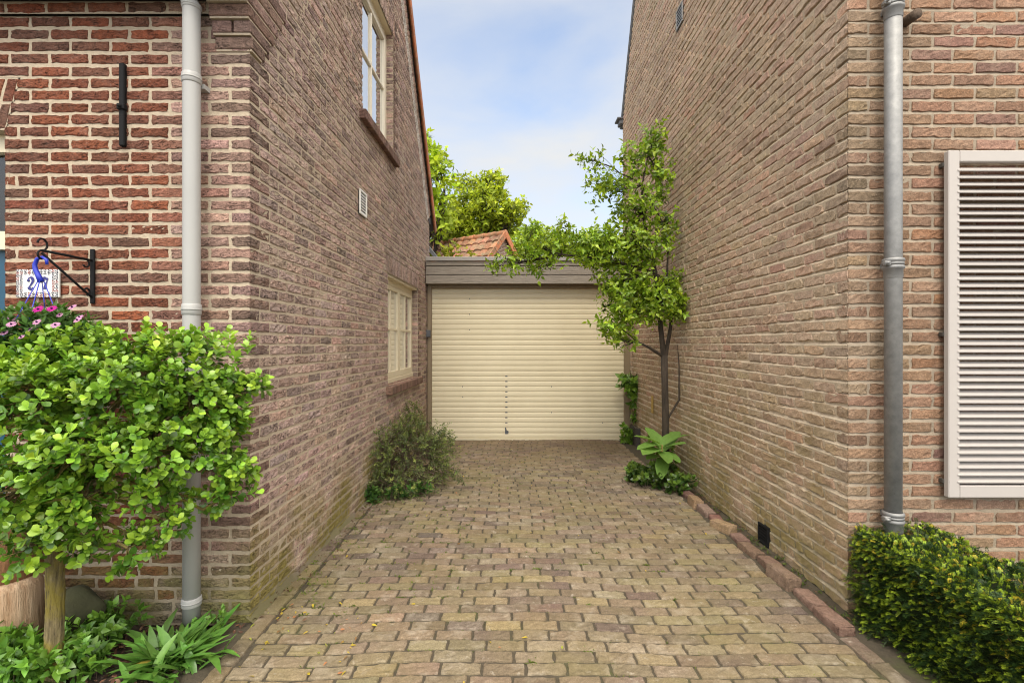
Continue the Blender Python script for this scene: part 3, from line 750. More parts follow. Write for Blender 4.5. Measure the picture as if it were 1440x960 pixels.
# projecting raking brick band and verge tiles on the rear slope
g = np.random.default_rng(41)
dv = nrm(-LU * cu_ + UP * su_); nv_ = nrm(LU * su_ + UP * cu_)
o0 = LP3(WLEN, 0, EAVE) - nv_ * .15
its = [(i * .0627, (i + 1) * .0627, 0, False, False) for i in range(int(Lrf / .0627) - 3)]
o = brick_mesh('raking_band', o0 + LN * .022, dv, nv_, LN, .16, its, LS, g, jv=.006, jh=.012, proud=.005, k=(3, 4), strips=[(0, Lrf - .2, 0)], mats=[M['brick_l'], M['mortar_l']]); under(o, house)
vb = MB(); vb.obox(o0 - nv_ * .004, dv * (Lrf - .2), LN * .022, nv_ * .004); vb.obox(o0 - nv_ * .05, dv * (Lrf - .2), LN * .008, nv_ * .014); under(vb.build('band_shadow_course', M['brick_l']), house)
vt = MB(); k = int(Lrf / .29)
for i in range(k):
    q = LP3(WLEN + .2, .03, EAVE - .2 * RSL + .05) + dv * (i * .29)
    c = tuple(np.array([.47, .15, .06]) * g.uniform(.75, 1.15))
    vt.obox(q + nv_ * (.028) - LN * .15, dv * .31, LN * .20 , nv_ * .022 - dv * .0, 0, c, .006)
    vt.obox(q - nv_ * .06 + LN * .028, dv * .30, LN * .022, nv_ * .10, 0, c, .006)
for i in range(k):
    dv2 = nrm(LU * cu_ + UP * su_); nv2 = nrm(-LU * su_ + UP * cu_); q = LP3(-.2, .03, EAVE - .2 * RSL + .05) + dv2 * (i * .29)
    vt.obox(q - nv2 * .06 + LN * .028, dv2 * .30, LN * .022, nv2 * .10, 0, (.45, .15, .06), .006)
M['verge'] = M['pantile']
under(vt.build('verge_tiles', M['verge']), house)
# rear gutter bracket end
gb = MB(); gb.box((lwx(7.55) - .3, 7.44, 3.28), (lwx(7.5) + .02, 7.56, 3.38), bev=.01); under(gb.build('gutter', M['lead']), house)

# kneeler corbel at the front corner, stepped courses
kcol = lambda i: tuple(np.array(lc(i)) * 1.0)
kn = MB(); g = np.random.default_rng(17)
zc = 2.957; KH = .074
for i in range(6):
    z = zc + i * KH; out_f = .012 + .017 * i; out_s = .02; left = .172 + .007 * i; back = .12 + .05 * i
    c = kcol(50 + i)
    hd = i % 2 == 1
    x0 = LX - left; x1 = LX + out_s
    if hd:
        xm = LX - .075; kn.box((x0, LD - out_f, z + .006), (xm - .006, LD + .06, z + KH - .007), 0, c, .004); kn.box((xm + .006, LD - out_f, z + .006), (x1, LD + back, z + KH - .007), 0, kcol(80 + i), .004)
    else: kn.box((x0, LD - out_f, z + .006), (x1, LD + back, z + KH - .007), 0, c, .004)
    kn.box((x0 + .004, LD - out_f + .006, z - .0055), (x1 - .006, LD + back - .02, z + .0055), 1)
under(kn.build('corbel', [M['brick_l'], M['mortar_l']]), house)

# wall vent
def vent(name, org, U, N, W, H_, mF, mD, root, nsl=7):
    v = MB(); U = np.array(U, float); N = np.array(N, float); org = np.array(org, float); t = .018
    v.obox(org - N * .004, U * W, N * .002 * 0 + UP * H_, N * -.004, 1)
    v.obox(org, U * W, UP * t, N * .014, 0, bev=.003); v.obox(org + UP * (H_ - t), U * W, UP * t, N * .014, 0, bev=.003)
    v.obox(org + UP * t, U * t, UP * (H_ - 2 * t), N * .014, 0, bev=.003); v.obox(org + U * (W - t) + UP * t, U * t, UP * (H_ - 2 * t), N * .014, 0, bev=.003)
    for i in range(nsl):
        z = t + (H_ - 2 * t) * (i + .25) / nsl
        v.obox(org + U * t + UP * z - N * .002, U * (W - 2 * t), UP * ((H_ - 2 * t) / nsl * .45), N * .012 - UP * .008, 0)
    return under(v.build(name, [mF, mD]), root)
vent('vent', LP3(VENT_L[0] + .004, .008, VENT_L[2] - .02), LU, LN, VENT_L[1] - VENT_L[0], .215, M['white'], M['dark'], house)

# iron wall anchor
an = MB(); ax, ay = -1.99, LD - .012
an.box((ax - .014, ay - .012, 2.46), (ax + .014, ay + .014, 2.655), bev=.005); an.box((ax - .014, ay - .012, 2.665), (ax + .014, ay + .014, 2.885), bev=.005)
an.box((ax - .02, ay - .02, 2.645), (ax + .02, ay + .01, 2.675), bev=.004); an.tube([(ax, ay - .03, 2.66), (ax, ay + .02, 2.66)], .009, 10)
under(an.build('wall_anchor', M['black']), house)

# grey pvc downpipe
px_, py_ = -1.594, 2.452
dp = MB(); dp.tube([(px_ - .10, py_ - .10, 3.32), (px_ - .035, py_ - .04, 3.21), (px_ - .008, py_ - .008, 3.165), (px_, py_, 3.12), (px_, py_, 1.5), (px_, py_, .02)], .040, 24)
dpo = under(dp.build('downpipe', M['pvc']), house); dpo['label'] = 'grey plastic downpipe'
for z, r_, h_ in ((2.77, .044, .05), (1.62, .044, .055), (.165, .0445, .045), (3.13, .0435, .03)):
    c_ = MB(); c_.tube([(px_, py_, z - h_ / 2), (px_, py_, z - h_ / 2 + .004), (px_, py_, z + h_ / 2 - .004), (px_, py_, z + h_ / 2)], [r_ - .003, r_, r_, r_ - .003], 24)
    c_.tube([(px_, py_, z - .004), (px_, py_, z + .004)], r_ + .0018, 24); c_.build('collar', M['pvc'], dpo)
for z in (2.75, 1.3):
    c_ = MB(); c_.box((px_ - .02, py_ + .03, z - .012), (px_ + .045, LD, z + .012)); c_.build('clamp', M['pvc'], dpo)

# door in the left opening: cream frame, transom light and blue leaf
XD0 = FRX - DOOR_W; yd = LD + .09
df = MB()
df.box((FRX - .055, yd - .03, 0), (FRX, yd + .06, ARCH0)); df.box((XD0, yd - .03, 0), (XD0 + .055, yd + .06, ARCH0)); df.box((XD0 + .055, yd - .03, ARCH0 - .09), (FRX - .055, yd + .06, ARCH0)); df.box((XD0 + .055, yd - .04, 1.945), (FRX - .055, yd + .06, 2.04))
dfo = under(df.build('door_frame', M['cream']), house)
dl = MB(); dl.box((XD0 + .055, yd, .02), (FRX - .055, yd + .05, 1.945)); dl.box((XD0 + .16, yd - .012, .2), (FRX - .16, yd, .9), bev=.01); dl.box((XD0 + .16, yd - .012, 1.05), (FRX - .16, yd, 1.8), bev=.01)
dlo = under(dl.build('door', M['blue']), house)
hd_ = MB(); hd_.tube([(FRX - .12, yd - .05, 1.05), (FRX - .22, yd - .05, 1.05)], .01, 10); hd_.tube([(FRX - .12, yd, 1.05), (FRX - .12, yd - .05, 1.05)], .008, 10); hd_.build('handle', M['zinc'], dlo)
gp = MB(); gp.box((XD0 + .055, yd + .01, 2.04), (FRX - .055, yd + .016, ARCH0 - .09)); gp.build('pane', M['glass'], dfo)
rv = MB(); rv.box((FRX, LD - .001, 0), (FRX + .02, yd + .05, ARCH0)); rv.box((XD0 - .02, LD - .001, 0), (XD0, yd + .05, ARCH0)); rv.box((XD0, LD + .002, ARCH0), (FRX, yd + .05, ARCH0 + .02))
under(rv.build('door_reveal', M['mortar_l']), house)
ss = MB(); ss.box((XD0 - .05, LD - .03, 0), (FRX + .0, yd, .03), bev=.006); under(ss.build('doorstep', M['lead']), house)

# ================================================================ RIGHT HOUSE
HR, RLs, RLh = .069, .227, .108
rh = thing('brick_house', 'taupe brick house on the right with zinc downpipe and louvred shutter', 'house', (RX, RD, 0))
RLEN = 7.93 - RD; REAVE = 5.05; RRS = 1.75; RO = np.array([RX, RD, 0.0]); RN = np.array([-1.0, 0, 0]); RU = np.array([0, 1.0, 0])
rowsR = int((REAVE + 2.3) / HR)
V2 = (5.135 - RD, 5.332 - RD, 4.84, 5.04); V3 = (3.43 - RD, 3.57 - RD, .02, .16)
def iv_rs(r, v):
    lo, hi = 0.0, RLEN
    if v > REAVE: hi = RLEN - (v - REAVE) / RRS
    holes = []
    for q in (V2, V3):
        if q[2] < v < q[3]: holes.append((q[0], q[1]))
    return runs(lo, hi, True, False, holes)
rng = np.random.default_rng(21)
rc = corner_col(cols([(.40, .30, .225), (.38, .285, .215), (.41, .29, .215)], [1, 1, 1]), 9)
rcf = corner_col(cols([(.235, .165, .11), (.215, .155, .105), (.25, .16, .11)], [1, 1, 1]), 9)      # stained on the street side
o = brick_mesh('side_wall', RO, RU, UP, RN, HR, lay(rowsR, HR, .200, .099, .012, iv_rs, rng, .42), RS, rng, jv=.0155, jh=.0205, proud=.0048, k=(5, 2), rings=(.002, .005), wob=.0044, rough=.0017, slant=(-.008, .0050),
               tilt=.013, rowwob=.0055, strips=strips_of(iv_rs, rowsR, HR), mats=[M['brick_r'], M['mortar_rs']], corner=rc); under(o, rh)
o['label'] = 'weathered taupe brick gable wall facing the driveway'
SH = (2.287 - RX, 3.30 - RX, .64, 2.465)
rowsRF = int(4.6 / HR)
def iv_rf(r, v): return runs(0, 4.2, True, False, [])
rng = np.random.default_rng(22)
def RFmix(g, n, it):
    c = RF(g, n, it); d = RS(g, n, it) * np.array([.52, .47, .41]); t = np.clip((.34 - it[:, 0]) / .12, 0, 1)[:, None] * g.uniform(.5, 1, (n, 1)); return c * (1 - t) + d * t
o = brick_mesh('front_wall', RO, (1, 0, 0), UP, (0, -1, 0), HR, lay(rowsRF, HR, RLs, RLh, .012, iv_rf, rng, .25), RFmix, rng, jv=.0155, jh=.014, proud=.004, k=(9, 3), rings=(.002, .0045), wob=.0026, rough=.0014, slant=(-.003, .0015),
               tilt=.005, strips=strips_of(iv_rf, rowsRF, HR), mats=[M['brick_f'], M['mortar_rf']], corner=rcf); under(o, rh)
o['label'] = 'orange brown brick front wall'
# body + roof
bo = MB(); RID = REAVE + RRS * RLEN / 2; hy = RD + RLEN / 2
zf = 4.55
prof_ = [(RD + .05, -.05), (RD + RLEN - .01, -.05), (RD + RLEN - .01, REAVE - .06), (RD + RLEN - 1.3, REAVE - .06 + 1.3 * RRS), (RD + .05, REAVE - .06 + 1.3 * RRS), ]
v_ = [(RX + .02, y, z) for y, z in prof_] + [(RX + 5.5, y, z) for y, z in prof_]
bo.add(v_, [(0, 4, 3, 2, 1), (5, 6, 7, 8, 9)] + [(i, (i + 1) % 5, (i + 1) % 5 + 5, i + 5) for i in range(5)]); under(bo.build('inner_wall', M['mortar_r']), rh)
sl2 = math.atan(RRS); d2 = np.array([0, -math.cos(sl2), math.sin(sl2)]); n2 = np.array([0, math.sin(sl2), math.cos(sl2)])
e0 = np.array([RX - .02, 7.93 + .08, REAVE - .08 * RRS + .03])
under(pantiles('roof', e0 + n2 * .03, (1, 0, 0), d2, n2, 5.5, 2.9, M['pantile'], None), rh)
bg_ = MB(); bg_.obox(e0 - n2 * .02, d2 * 2.9, np.array([.05, 0, 0]), n2 * .045); bg_.obox(e0 + n2 * .025 + np.array([-.008, 0, 0]), d2 * 2.9, np.array([.05, 0, 0]), n2 * .012, 1)
under(bg_.build('barge_board', [M['lead'], M['zinc']]), rh)
gt = MB(); gt.box((RX - .06, 7.90, 4.985), (RX + 5, 8.06, 5.065), bev=.01); gt.box((RX - .10, 7.88, 5.06), (RX + 5, 8.09, 5.09), bev=.006); under(gt.build('gutter', M['lead']), rh)
vent('vent', RO + RU * V2[1] + UP * (V2[2] - .01) + RN * .008, -RU, RN, V2[1] - V2[0], .21, M['zinc'], M['dark'], rh, 5)
vent('air_brick', RO + RU * (V3[1] + .0) + UP * V3[2] + RN * .006, -RU, RN, V3[1] - V3[0], .14, M['black'], M['dark'], rh, 5)

# zinc downpipe
zx, zy = 2.0, 2.565
zp = MB(); zp.tube([(zx, zy, 4.4), (zx, zy, .03)], .0395, 28); zpo = under(zp.build('downpipe', M['zinc']), rh); zpo['label'] = 'weathered zinc downpipe'
def zcol(z, clampy=True):
    c = MB(); r0 = .0395
    prof = [(-.075, .001), (-.072, .003), (-.03, .003), (-.026, .009), (-.014, .011), (-.008, .005), (.008, .005), (.014, .011), (.026, .009), (.030, .002)]
    c.tube([(zx, zy, z + a) for a, _ in prof], [r0 + b for _, b in prof], 28, cap=False); c.build('collar', M['zinc'], zpo)
    if clampy:
        k_ = MB(); k_.tube([(zx, zy, z - .006), (zx, zy, z + .006)], r0 + .008, 28); k_.box((zx - .068, zy - .036, z - .012), (zx - .036, zy - .014, z + .012), bev=.004); k_.tube([(zx - .060, zy - .05, z), (zx - .060, zy - .005, z)], .008, 10)
        k_.box((zx - .012, zy + .038, z - .012), (zx + .012, RD, z + .012)); k_.build('clamp', M['zinc'], zpo)
zcol(1.865); zcol(3.215); zcol(.545)
st = MB(); st.tube([(2.115, RD + .02, 3.175), (2.115, RD - .09, 3.165)], .026, 16); under(st.build('pipe_stub', M['twig']), rh)

# louvred shutter
lv = MB(); X0, X1, Z0, Z1, yf, yb = 2.302, 3.30, .64, 2.465, RD - .062, RD - .030; t = .060
lv.box((X0, yf, Z0), (X0 + t, yb, Z1), bev=.004); lv.box((X1 - t, yf, Z0), (X1, yb, Z1), bev=.004); lv.box((X0 + t, yf, Z1 - t), (X1 - t, yb, Z1), bev=.004); lv.box((X0 + t, yf, Z0), (X1 - t, yb, Z0 + t + .005), bev=.004)
lvo = under(lv.build('louvred_shutter', M['louvre']), rh); lvo['label'] = 'pale louvred shutter in a flat frame'
npz = 44; pz = (Z1 - Z0 - 2 * t - .03) / npz
for i in range(npz):
    z = Z0 + t + .022 + i * pz; s_ = MB(); x0, x1 = X0 + t - .014, X1 - t + .006
    s_.obox((x0, yf + .002, z), (x1 - x0, 0, 0), (0, .028, .021), (0, -.001, .004)); s_.obox((x0, yf - .004, z - .005), (x1 - x0, 0, 0), (0, .008, .0), (0, 0, .012), bev=.0025)
    s_.build('slat', M['louvre'], lvo)
for z in (.72, 1.5, 2.4):
    pin = MB(); pin.box((X0 - .006, yb - .005, z - .012), (X0 + .01, RD - .005, z + .012), bev=.003); pin.build('bracket', M['shadowgap'], lvo)

# ================================================================ GARAGE
GD = 7.30
gar = thing('garage', 'flat roofed garage closing the alley with cream roller door', 'garage', (0, GD, 0))
def gx(px, d=GD): return (px - CX) / F * d
def gz(py, d=GD): return EYE - (py - CY) / F * d
gl, gr, gtop = gx(607), gx(878), gz(405)
# roller door with curved slats
ns = 29; ph_ = (gtop - .035) / ns; prof = []
for i in range(ns):
    z = .035 + i * ph_
    prof += [(z + .0005, .008), (z + ph_ * .03, .0005), (z + ph_ * .2, -.003), (z + ph_ * .5, -.0045), (z + ph_ * .8, -.003), (z + ph_ * .965, .0005), (z + ph_ * .99, .008)]
rd = MB(); v_ = []
for z, y in prof: v_ += [(gl - .03, GD + .05 + y, z), (gr + .03, GD + .05 + y, z)]
rd.add(v_, [(2 * i, 2 * i + 1, 2 * i + 3, 2 * i + 2) for i in range(len(prof) - 1)])
rdo = under(rd.build('roller_door', M['rollerdoor']), gar)
bb = MB(); bb.box((gl - .02, GD + .035, .004), (gr + .02, GD + .065, .034), bev=.004); bb.build('bottom_bar', M['rollerdoor'], rdo)
mk = MB()
for (px, y0, y1, st_) in ((712, 528, 602, 1), (660, 412, 480, 3), (776, 528, 610, 5), (650, 540, 560, 2), (848, 585, 612, 3)):
    for i in range(0, ns, 1):
        z = .035 + i * ph_
        yy = CY + (EYE - z) / GD * F
        if y0 < yy < y1 and i % st_ == 0:
            w_ = .017 if px == 712 else .006; mk.box((gx(px) - w_, GD + .046, z - .008), (gx(px) + w_, GD + .062, z + .008))
mk.build('slot_marks', M['lead'], rdo)
ch = MB(); x = gx(712); z = gz(606)
ch.add([(x - .02, GD + .0405, z - .05), (x + .03, GD + .0405, z - .045), (x + .035, GD + .0405, z - .01), (x + .005, GD + .0405, z + .01), (x - .005, GD + .0405, z + .05), (x - .02, GD + .0405, z + .05)], [(0, 1, 2, 3, 4, 5)])
ch.build('paint_chip', M['lead'], rdo)
# frame
fl_, fr_ = lwx(GD) + .012, gx(886)
fb = MB(); fb.box((fl_, GD - .01, 0), (gl, GD + .09, gtop + .09), bev=.004); fb.box((gr, GD - .01, 0), (fr_, GD + .09, gtop + .09), bev=.004); fb.box((gl, GD - .012, gtop), (gr, GD + .09, gtop + .092), bev=.004)
under(fb.build('door_frame', M['frame_b']), gar)
# brick pier
g = np.random.default_rng(51); rws = int(2.5 / HR)
o = brick_mesh('brick_pier', (fr_, GD + .004, 0), (1, 0, 0), UP, (0, -1, 0), HR, [(0, .085, i, False, True) for i in range(rws)], RS, g, k=(3, 2), strips=[(0, .085, i) for i in range(rws)], mats=[M['brick_r'], M['mortar_r']]); under(o, gar)
tp = MB(); tp.box((gx(893), GD - .06, .12), (gx(900), GD + .09, gtop + .09), bev=.004); under(tp.build('trim_post', M['frame_b']), gar)
# key switch
ks = MB(); ks.box((gx(598.5), GD - .06, gz(474)), (gx(606), GD - .012, gz(464)), bev=.006); kso = under(ks.build('key_switch', M['lead']), gar)
# fascia boards
fd = GD - .12; fx0, fx1 = lwx(fd) + .012, RX - .012
def fascia(name, y0, y1, prd, m):
    b = MB(); b.box((fx0, fd - prd, gz(y1, fd)), (fx1, fd + .03, gz(y0, fd)), bev=.005); return under(b.build(name, m), gar)
fascia('fascia_board', 367.6, 373.6, .004, M['board']); fascia('fascia_board', 374.6, 386, .0, M['board']); fascia('fascia_board', 387, 399, .012, M['board'])
fascia('roof_edge_trim', 361.5, 367, .03, plain('pale_roof_trim', (.34, .32, .30), .6, var=.15, vs=5))
bk = MB(); bk.box((fx0 + .002, fd + .032, gz(398, fd)), (fx1 - .002, GD + .09, gz(367.2, fd))); under(bk.build('fascia_backing', M['shadowgap']), gar)
gb_ = MB(); gb_.box((lwx(GD) + .012, GD + .092, 0), (RX - .012, GD + 4.2, gz(368, fd))); under(gb_.build('inner_wall', M['plaster']), gar)


# ================================================================ BEYOND THE GARAGE
sh_ = thing('tiled_shed', 'small brick outbuilding with mossy orange pantile roof beyond the garage', 'outbuilding', (-.16, 11, 0))
rdir = nrm(np.array([-1.71, 1.2, 0])); pdir = np.array([rdir[1], -rdir[0], 0]) * 1.0     # towards the back right
if pdir[1] < 0: pdir = -pdir
apex = np.array([-.16, 11.0, 3.90]); SLR = 1.05; HW = 1.5; L_ = 4.2
for sgn in (-1, 1):
    dn = nrm(pdir * sgn + UP * -SLR); nn = nrm(pdir * sgn * SLR + UP)
    ln = HW * math.hypot(1, SLR)
    under(pantiles('roof', apex + dn * ln - rdir * .06, rdir, -dn, nn, L_, ln, M['pantile'], None, tu=.2, tv=.29, amp=.03, step=.03), sh_)
ri = MB(); g = np.random.default_rng(61)
for i in range(int(L_ / .3)):
    q = apex + rdir * (i * .3 - .07) + UP * .01
    ri.tube([q, q + rdir * .04, q + rdir * .33], [.085, .078, .07], 10, 0, tuple(np.array([.42, .17, .08]) * g.uniform(.7, 1.2)))
under(ri.build('ridge_tiles', M['pantile']), sh_)
vg = MB()
for sgn in (-1, 1):
    dn = nrm(pdir * sgn + UP * -SLR); nn = nrm(pdir * sgn * SLR + UP)
    for i in range(7):
        vg.obox(apex + dn * (i * .29) - rdir * .085 - nn * .06, dn * .285, -rdir * -.03, nn * .13, 0, tuple(np.array([.46, .16, .07]) * g.uniform(.8, 1.15)), .006)
under(vg.build('verge_tiles', M['pantile']), sh_)
gw = MB(); b0 = apex - UP * .06; h0 = b0 - UP * SLR * HW
bs = [b0, h0 - pdir * HW, np.array([*(h0 - pdir * HW)[:2], 0]), np.array([*(h0 + pdir * HW)[:2], 0]), h0 + pdir * HW]
v_ = bs + [p + rdir * (L_ - .15) for p in bs]
gw.add(v_, [(0, 1, 2, 3, 4), (9, 8, 7, 6, 5)] + [(i, i + 5, (i + 1) % 5 + 5, (i + 1) % 5) for i in range(5)])
def flat_brick():
    m, n, b = mat('far_brick'); t = node(n, 'ShaderNodeTexBrick', Scale=1.0); p = geo_pos(n)
    t.inputs['Color1'].default_value = (.24, .15, .11, 1); t.inputs['Color2'].default_value = (.19, .12, .09, 1); t.inputs['Mortar'].default_value = (.36, .30, .24, 1)
    t.inputs['Brick Width'].default_value = .21; t.inputs['Row Height'].default_value = .063; t.inputs['Mortar Size'].default_value = .008
    mpn = n.nodes.new('ShaderNodeMapping'); mpn.inputs['Rotation'].default_value = (R(90), 0, R(35)); n.links.new(p, mpn.inputs[0]); n.links.new(mpn.outputs[0], t.inputs['Vector'])
    n.links.new(t.outputs['Color'], b.inputs['Base Color']); b.inputs['Roughness'].default_value = .9; return m
under(gw.build('wall', flat_brick()), sh_)
# slate covered lean-to roof edge just behind the garage on the left
dk = thing('lean_to_roof', 'dark slate roof slope peeping out between the left house and the fascia', 'roof', (-1.3, 8.2, 0))
lt = MB(); a_, b_ = P(598, 338, 8.2), P(617, 362, 8.2)
v_ = [(a_[0] - .5, 8.1, a_[2] + .6), (a_[0] - .5, 10.2, a_[2] + .6), (b_[0], 10.2, b_[2] - .02), (b_[0], 8.1, b_[2] - .02)]
v_ += [(x, y, z - .08) for x, y, z in v_]
lt.add(v_, [(0, 3, 2, 1), (4, 5, 6, 7), (0, 4, 7, 3), (1, 2, 6, 5), (3, 7, 6, 2), (0, 1, 5, 4)]); under(lt.build('slate_slope', M['lead']), dk)
lb = MB(); lb.box((a_[0] - .5, 8.12, 0), (b_[0] - .02, 10.1, b_[2] - .1)); under(lb.build('wall', M['shadowgap']), dk)

# ================================================================ FOLIAGE TOOLS
LEAF_T = {
    'obovate': ([0, .12, .35, .6, .82, 1.0], [.05, .22, .62, 1.0, .85, .06]),
    'ovate': ([0, .1, .3, .55, .8, 1.0], [.06, .5, 1.0, .85, .45, .03]),
    'round': ([0, .15, .5, .85, 1.0], [.15, .75, 1.0, .7, .1]),
    'strap': ([0, .2, .45, .7, .9, 1.0], [.45, .8, 1.0, .85, .4, .04]),
    'small': ([0, .5, 1.0], [.1, 1.0, .08]),
    'petal': ([0, .6, 1.0], [.15, 1.0, .35]),
}
def leaves(pos, d, nrmv, L, W, col, shape='ovate', fold=.22, droop=.25, rng=RNG):
    """returns V,Q,C for many leaves; d = direction of the midrib, nrmv = upper side"""
    pos, d, nrmv = np.asarray(pos, float), nrm(d), np.asarray(nrmv, float); n = len(pos)
    s = nrm(np.cross(d, nrmv)); up = np.cross(s, d)
    L = np.broadcast_to(L, n)[:, None]; W = np.broadcast_to(W, n)[:, None]; fo = (fold * rng.uniform(.4, 1.5, n))[:, None]; dr = (droop * rng.uniform(.2, 1.7, n))[:, None]
    T, Wd = LEAF_T[shape]; rowsv = []
    tw = rng.normal(0, .25, n)[:, None]
    for t, wd in zip(T, Wd):
        c = pos + d * L * t - up * L * dr * t * t
        h = W * wd * .5
        su_ = nrm(s + up * tw * t)
        rowsv += [c - su_ * h + up * h * fo * 2 * .5, c, c + su_ * h + up * h * fo * 2 * .5]
    Vt = np.stack(rowsv, 1); k = len(T); q = []
    for i in range(k - 1):
        q += [(3 * i, 3 * i + 1, 3 * i + 4, 3 * i + 3), (3 * i + 1, 3 * i + 2, 3 * i + 5, 3 * i + 4)]
    q = np.array(q); Q = (np.arange(n)[:, None, None] * (3 * k) + q[None]).reshape(-1, 4)
    return Vt.reshape(-1, 3), Q, np.repeat(np.asarray(col), 3 * k, 0)
def cat(parts):
    V_, Q_, C_ = [], [], []; b = 0
    for v, q, c in parts: V_.append(v); Q_.append(q + b); C_.append(c); b += len(v)
    return np.concatenate(V_), np.concatenate(Q_), np.concatenate(C_)
def leaf_obj(name, parts, m, parent=None):
    v, q, c = cat(parts); return link(name, fast_mesh(name, v, q, np.clip(c, .002, 1), True), m, parent)
def in_ell(n, rng, c, r, shell=.45):
    p = nrm(rng.normal(0, 1, (n, 3))); rad = (shell + (1 - shell) * rng.random(n) ** .6)[:, None]
    return np.array(c) + p * rad * np.array(r), p
def shoots(p, sd, rng, nl, sl, L, W, base, tip, shape, spread=.9, jit=.18, droop=.25, fold=.22, whorl=False, lj=.25):
    """leafy shoots: p start, sd direction; nl leaves along length sl"""
    n = len(p); sd = nrm(sd); a = nrm(np.cross(sd, rng.normal(0, 1, (n, 3)))); b = np.cross(sd, a); out_ = []
    br = rng.normal(1, jit, (n, 1)); hue = rng.uniform(0, 1, (n, 1))
    for j in range(nl):
        t = (j + .5) / nl; an = j * 2.4 + rng.normal(0, .25, n); rad = a * np.cos(an)[:, None] + b * np.sin(an)[:, None]
        sp = spread * (1.15 - .75 * t)
        dd = nrm(sd * (1 - sp * .55 + .2 * t) + rad * sp + rng.normal(0, .12, (n, 3))); pp = p + sd * (np.asarray(sl).reshape(-1, 1) if not np.isscalar(sl) else sl) * (t if not whorl else .4 + .6 * t)
        ln = L * rng.uniform(1 - lj, 1 + lj, n) * (.72 + .5 * math.sin(math.pi * (.2 + .65 * t)))
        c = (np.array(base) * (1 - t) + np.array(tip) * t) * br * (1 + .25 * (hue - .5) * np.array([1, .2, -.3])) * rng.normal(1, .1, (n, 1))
        out_.append(leaves(pp, dd, sd * .8 - rad * .3 + UP * .25, ln, ln * W, c, shape, fold, droop, rng))
    return out_
def limb(mb, a, b, r0, r1, rng, n=6, k=5, wig=.06, m=0, sag=0.0):
    a, b = np.array(a, float), np.array(b, float); L = np.linalg.norm(b - a); pts = []
    off = np.cumsum(rng.normal(0, wig * L / math.sqrt(k), (k + 1, 3)), 0); off -= off[0]; off -= np.linspace(0, 1, k + 1)[:, None] * off[-1]
    for i in range(k + 1):
        t = i / k; pts.append(a + (b - a) * t + off[i] + UP * sag * math.sin(math.pi * t) * L)
    mb.tube(pts, list(np.linspace(r0, r1, k + 1)), n, m, cap=False); return pts

# ================================================================ FOREGROUND SHRUB (left)
rng = np.random.default_rng(101)
BD = 2.07
bx, bz = P(76, 960, BD)[0], 0
shrub = thing('garden_shrub', 'bright green round leaved shrub on a mossy single stem before the red brick wall', 'shrub', (bx, BD, 0))
tk = MB(); pts = []; rad = []
for i, (px, py, r_) in enumerate(((72, 1000, .056), (73, 960, .047), (76, 900, .0415), (78, 840, .041), (77, 790, .040), (70, 740, .036), (62, 690, .032), (66, 640, .026))):
    pts.append(P(px, py, BD)); rad.append(r_ * .76)
pts[0][2] = -.03
zz_ = np.array([q[2] for q in pts])[::1]; t_ = np.linspace(0, 1, 70); xi = np.linspace(0, 1, len(pts)); pa = np.array(pts)
rp = np.stack([np.interp(t_, xi, pa[:, j]) for j in range(3)], 1); rr_ = np.interp(t_, xi, rad); NS = 44; vs = []
for i in range(70):
    for k in range(NS):
        an_ = 2 * math.pi * k / NS; zc_ = rp[i, 2]
        rg = abs(math.sin(an_ * 5.5 + 1.3 * math.sin(zc_ * 17) + .7 * math.sin(zc_ * 41 + an_ * 3))) ** .6 * .10 + .05 * math.sin(an_ * 13 + zc_ * 60) * math.sin(zc_ * 31 + an_ * 2) + rng.normal(0, .012)
        q_ = rr_[i] * (.92 + rg); vs.append(rp[i] + (q_ * math.cos(an_), q_ * math.sin(an_), 0))
tk.add(vs, [(i * NS + k, i * NS + (k + 1) % NS, (i + 1) * NS + (k + 1) % NS, (i + 1) * NS + k) for i in range(69) for k in range(NS)], sm=True)
ends = []
CL = [  # px, py, depth, rx, ry (px), rdepth (m), shoots
    (60, 560, 2.02, 95, 70, .24, 90), (180, 545, 2.08, 95, 62, .24, 90), (270, 560, 2.16, 75, 70, .20, 75), (308, 610, 2.2, 44, 70, .16, 42), (328, 545, 2.22, 30, 20, .09, 13),
    (100, 640, 1.98, 95, 52, .24, 62), (215, 635, 2.06, 90, 50, .22, 60), (30, 690, 1.98, 66, 56, .22, 46), (120, 700, 2.0, 46, 30, .2, 16), (225, 700, 2.1, 36, 26, .14, 11),
    (110, 490, 2.16, 60, 26, .16, 26), (40, 520, 2.1, 60, 30, .2, 30), (200, 490, 2.14, 40, 24, .12, 14), (270, 490, 2.18, 40, 22, .10, 12), (-60, 600, 2.0, 80, 110, .28, 60), (300, 700, 2.2, 22, 22, .08, 8),
    (115, 770, 2.0, 28, 24, .1, 9), (40, 770, 1.95, 30, 38, .1, 12), (180, 770, 2.06, 22, 34, .06, 9), (245, 735, 2.1, 22, 18, .06, 6), (80, 735, 1.98, 70, 30, .16, 22), (330, 660, 2.2, 22, 26, .08, 10), (205, 765, 2.1, 16, 14, .06, 4), (330, 690, 2.2, 24, 16, .08, 7), (362, 543, 2.22, 8, 6, .03, 3)]
allp = []; alld = []
core = P(120, 620, 2.06)
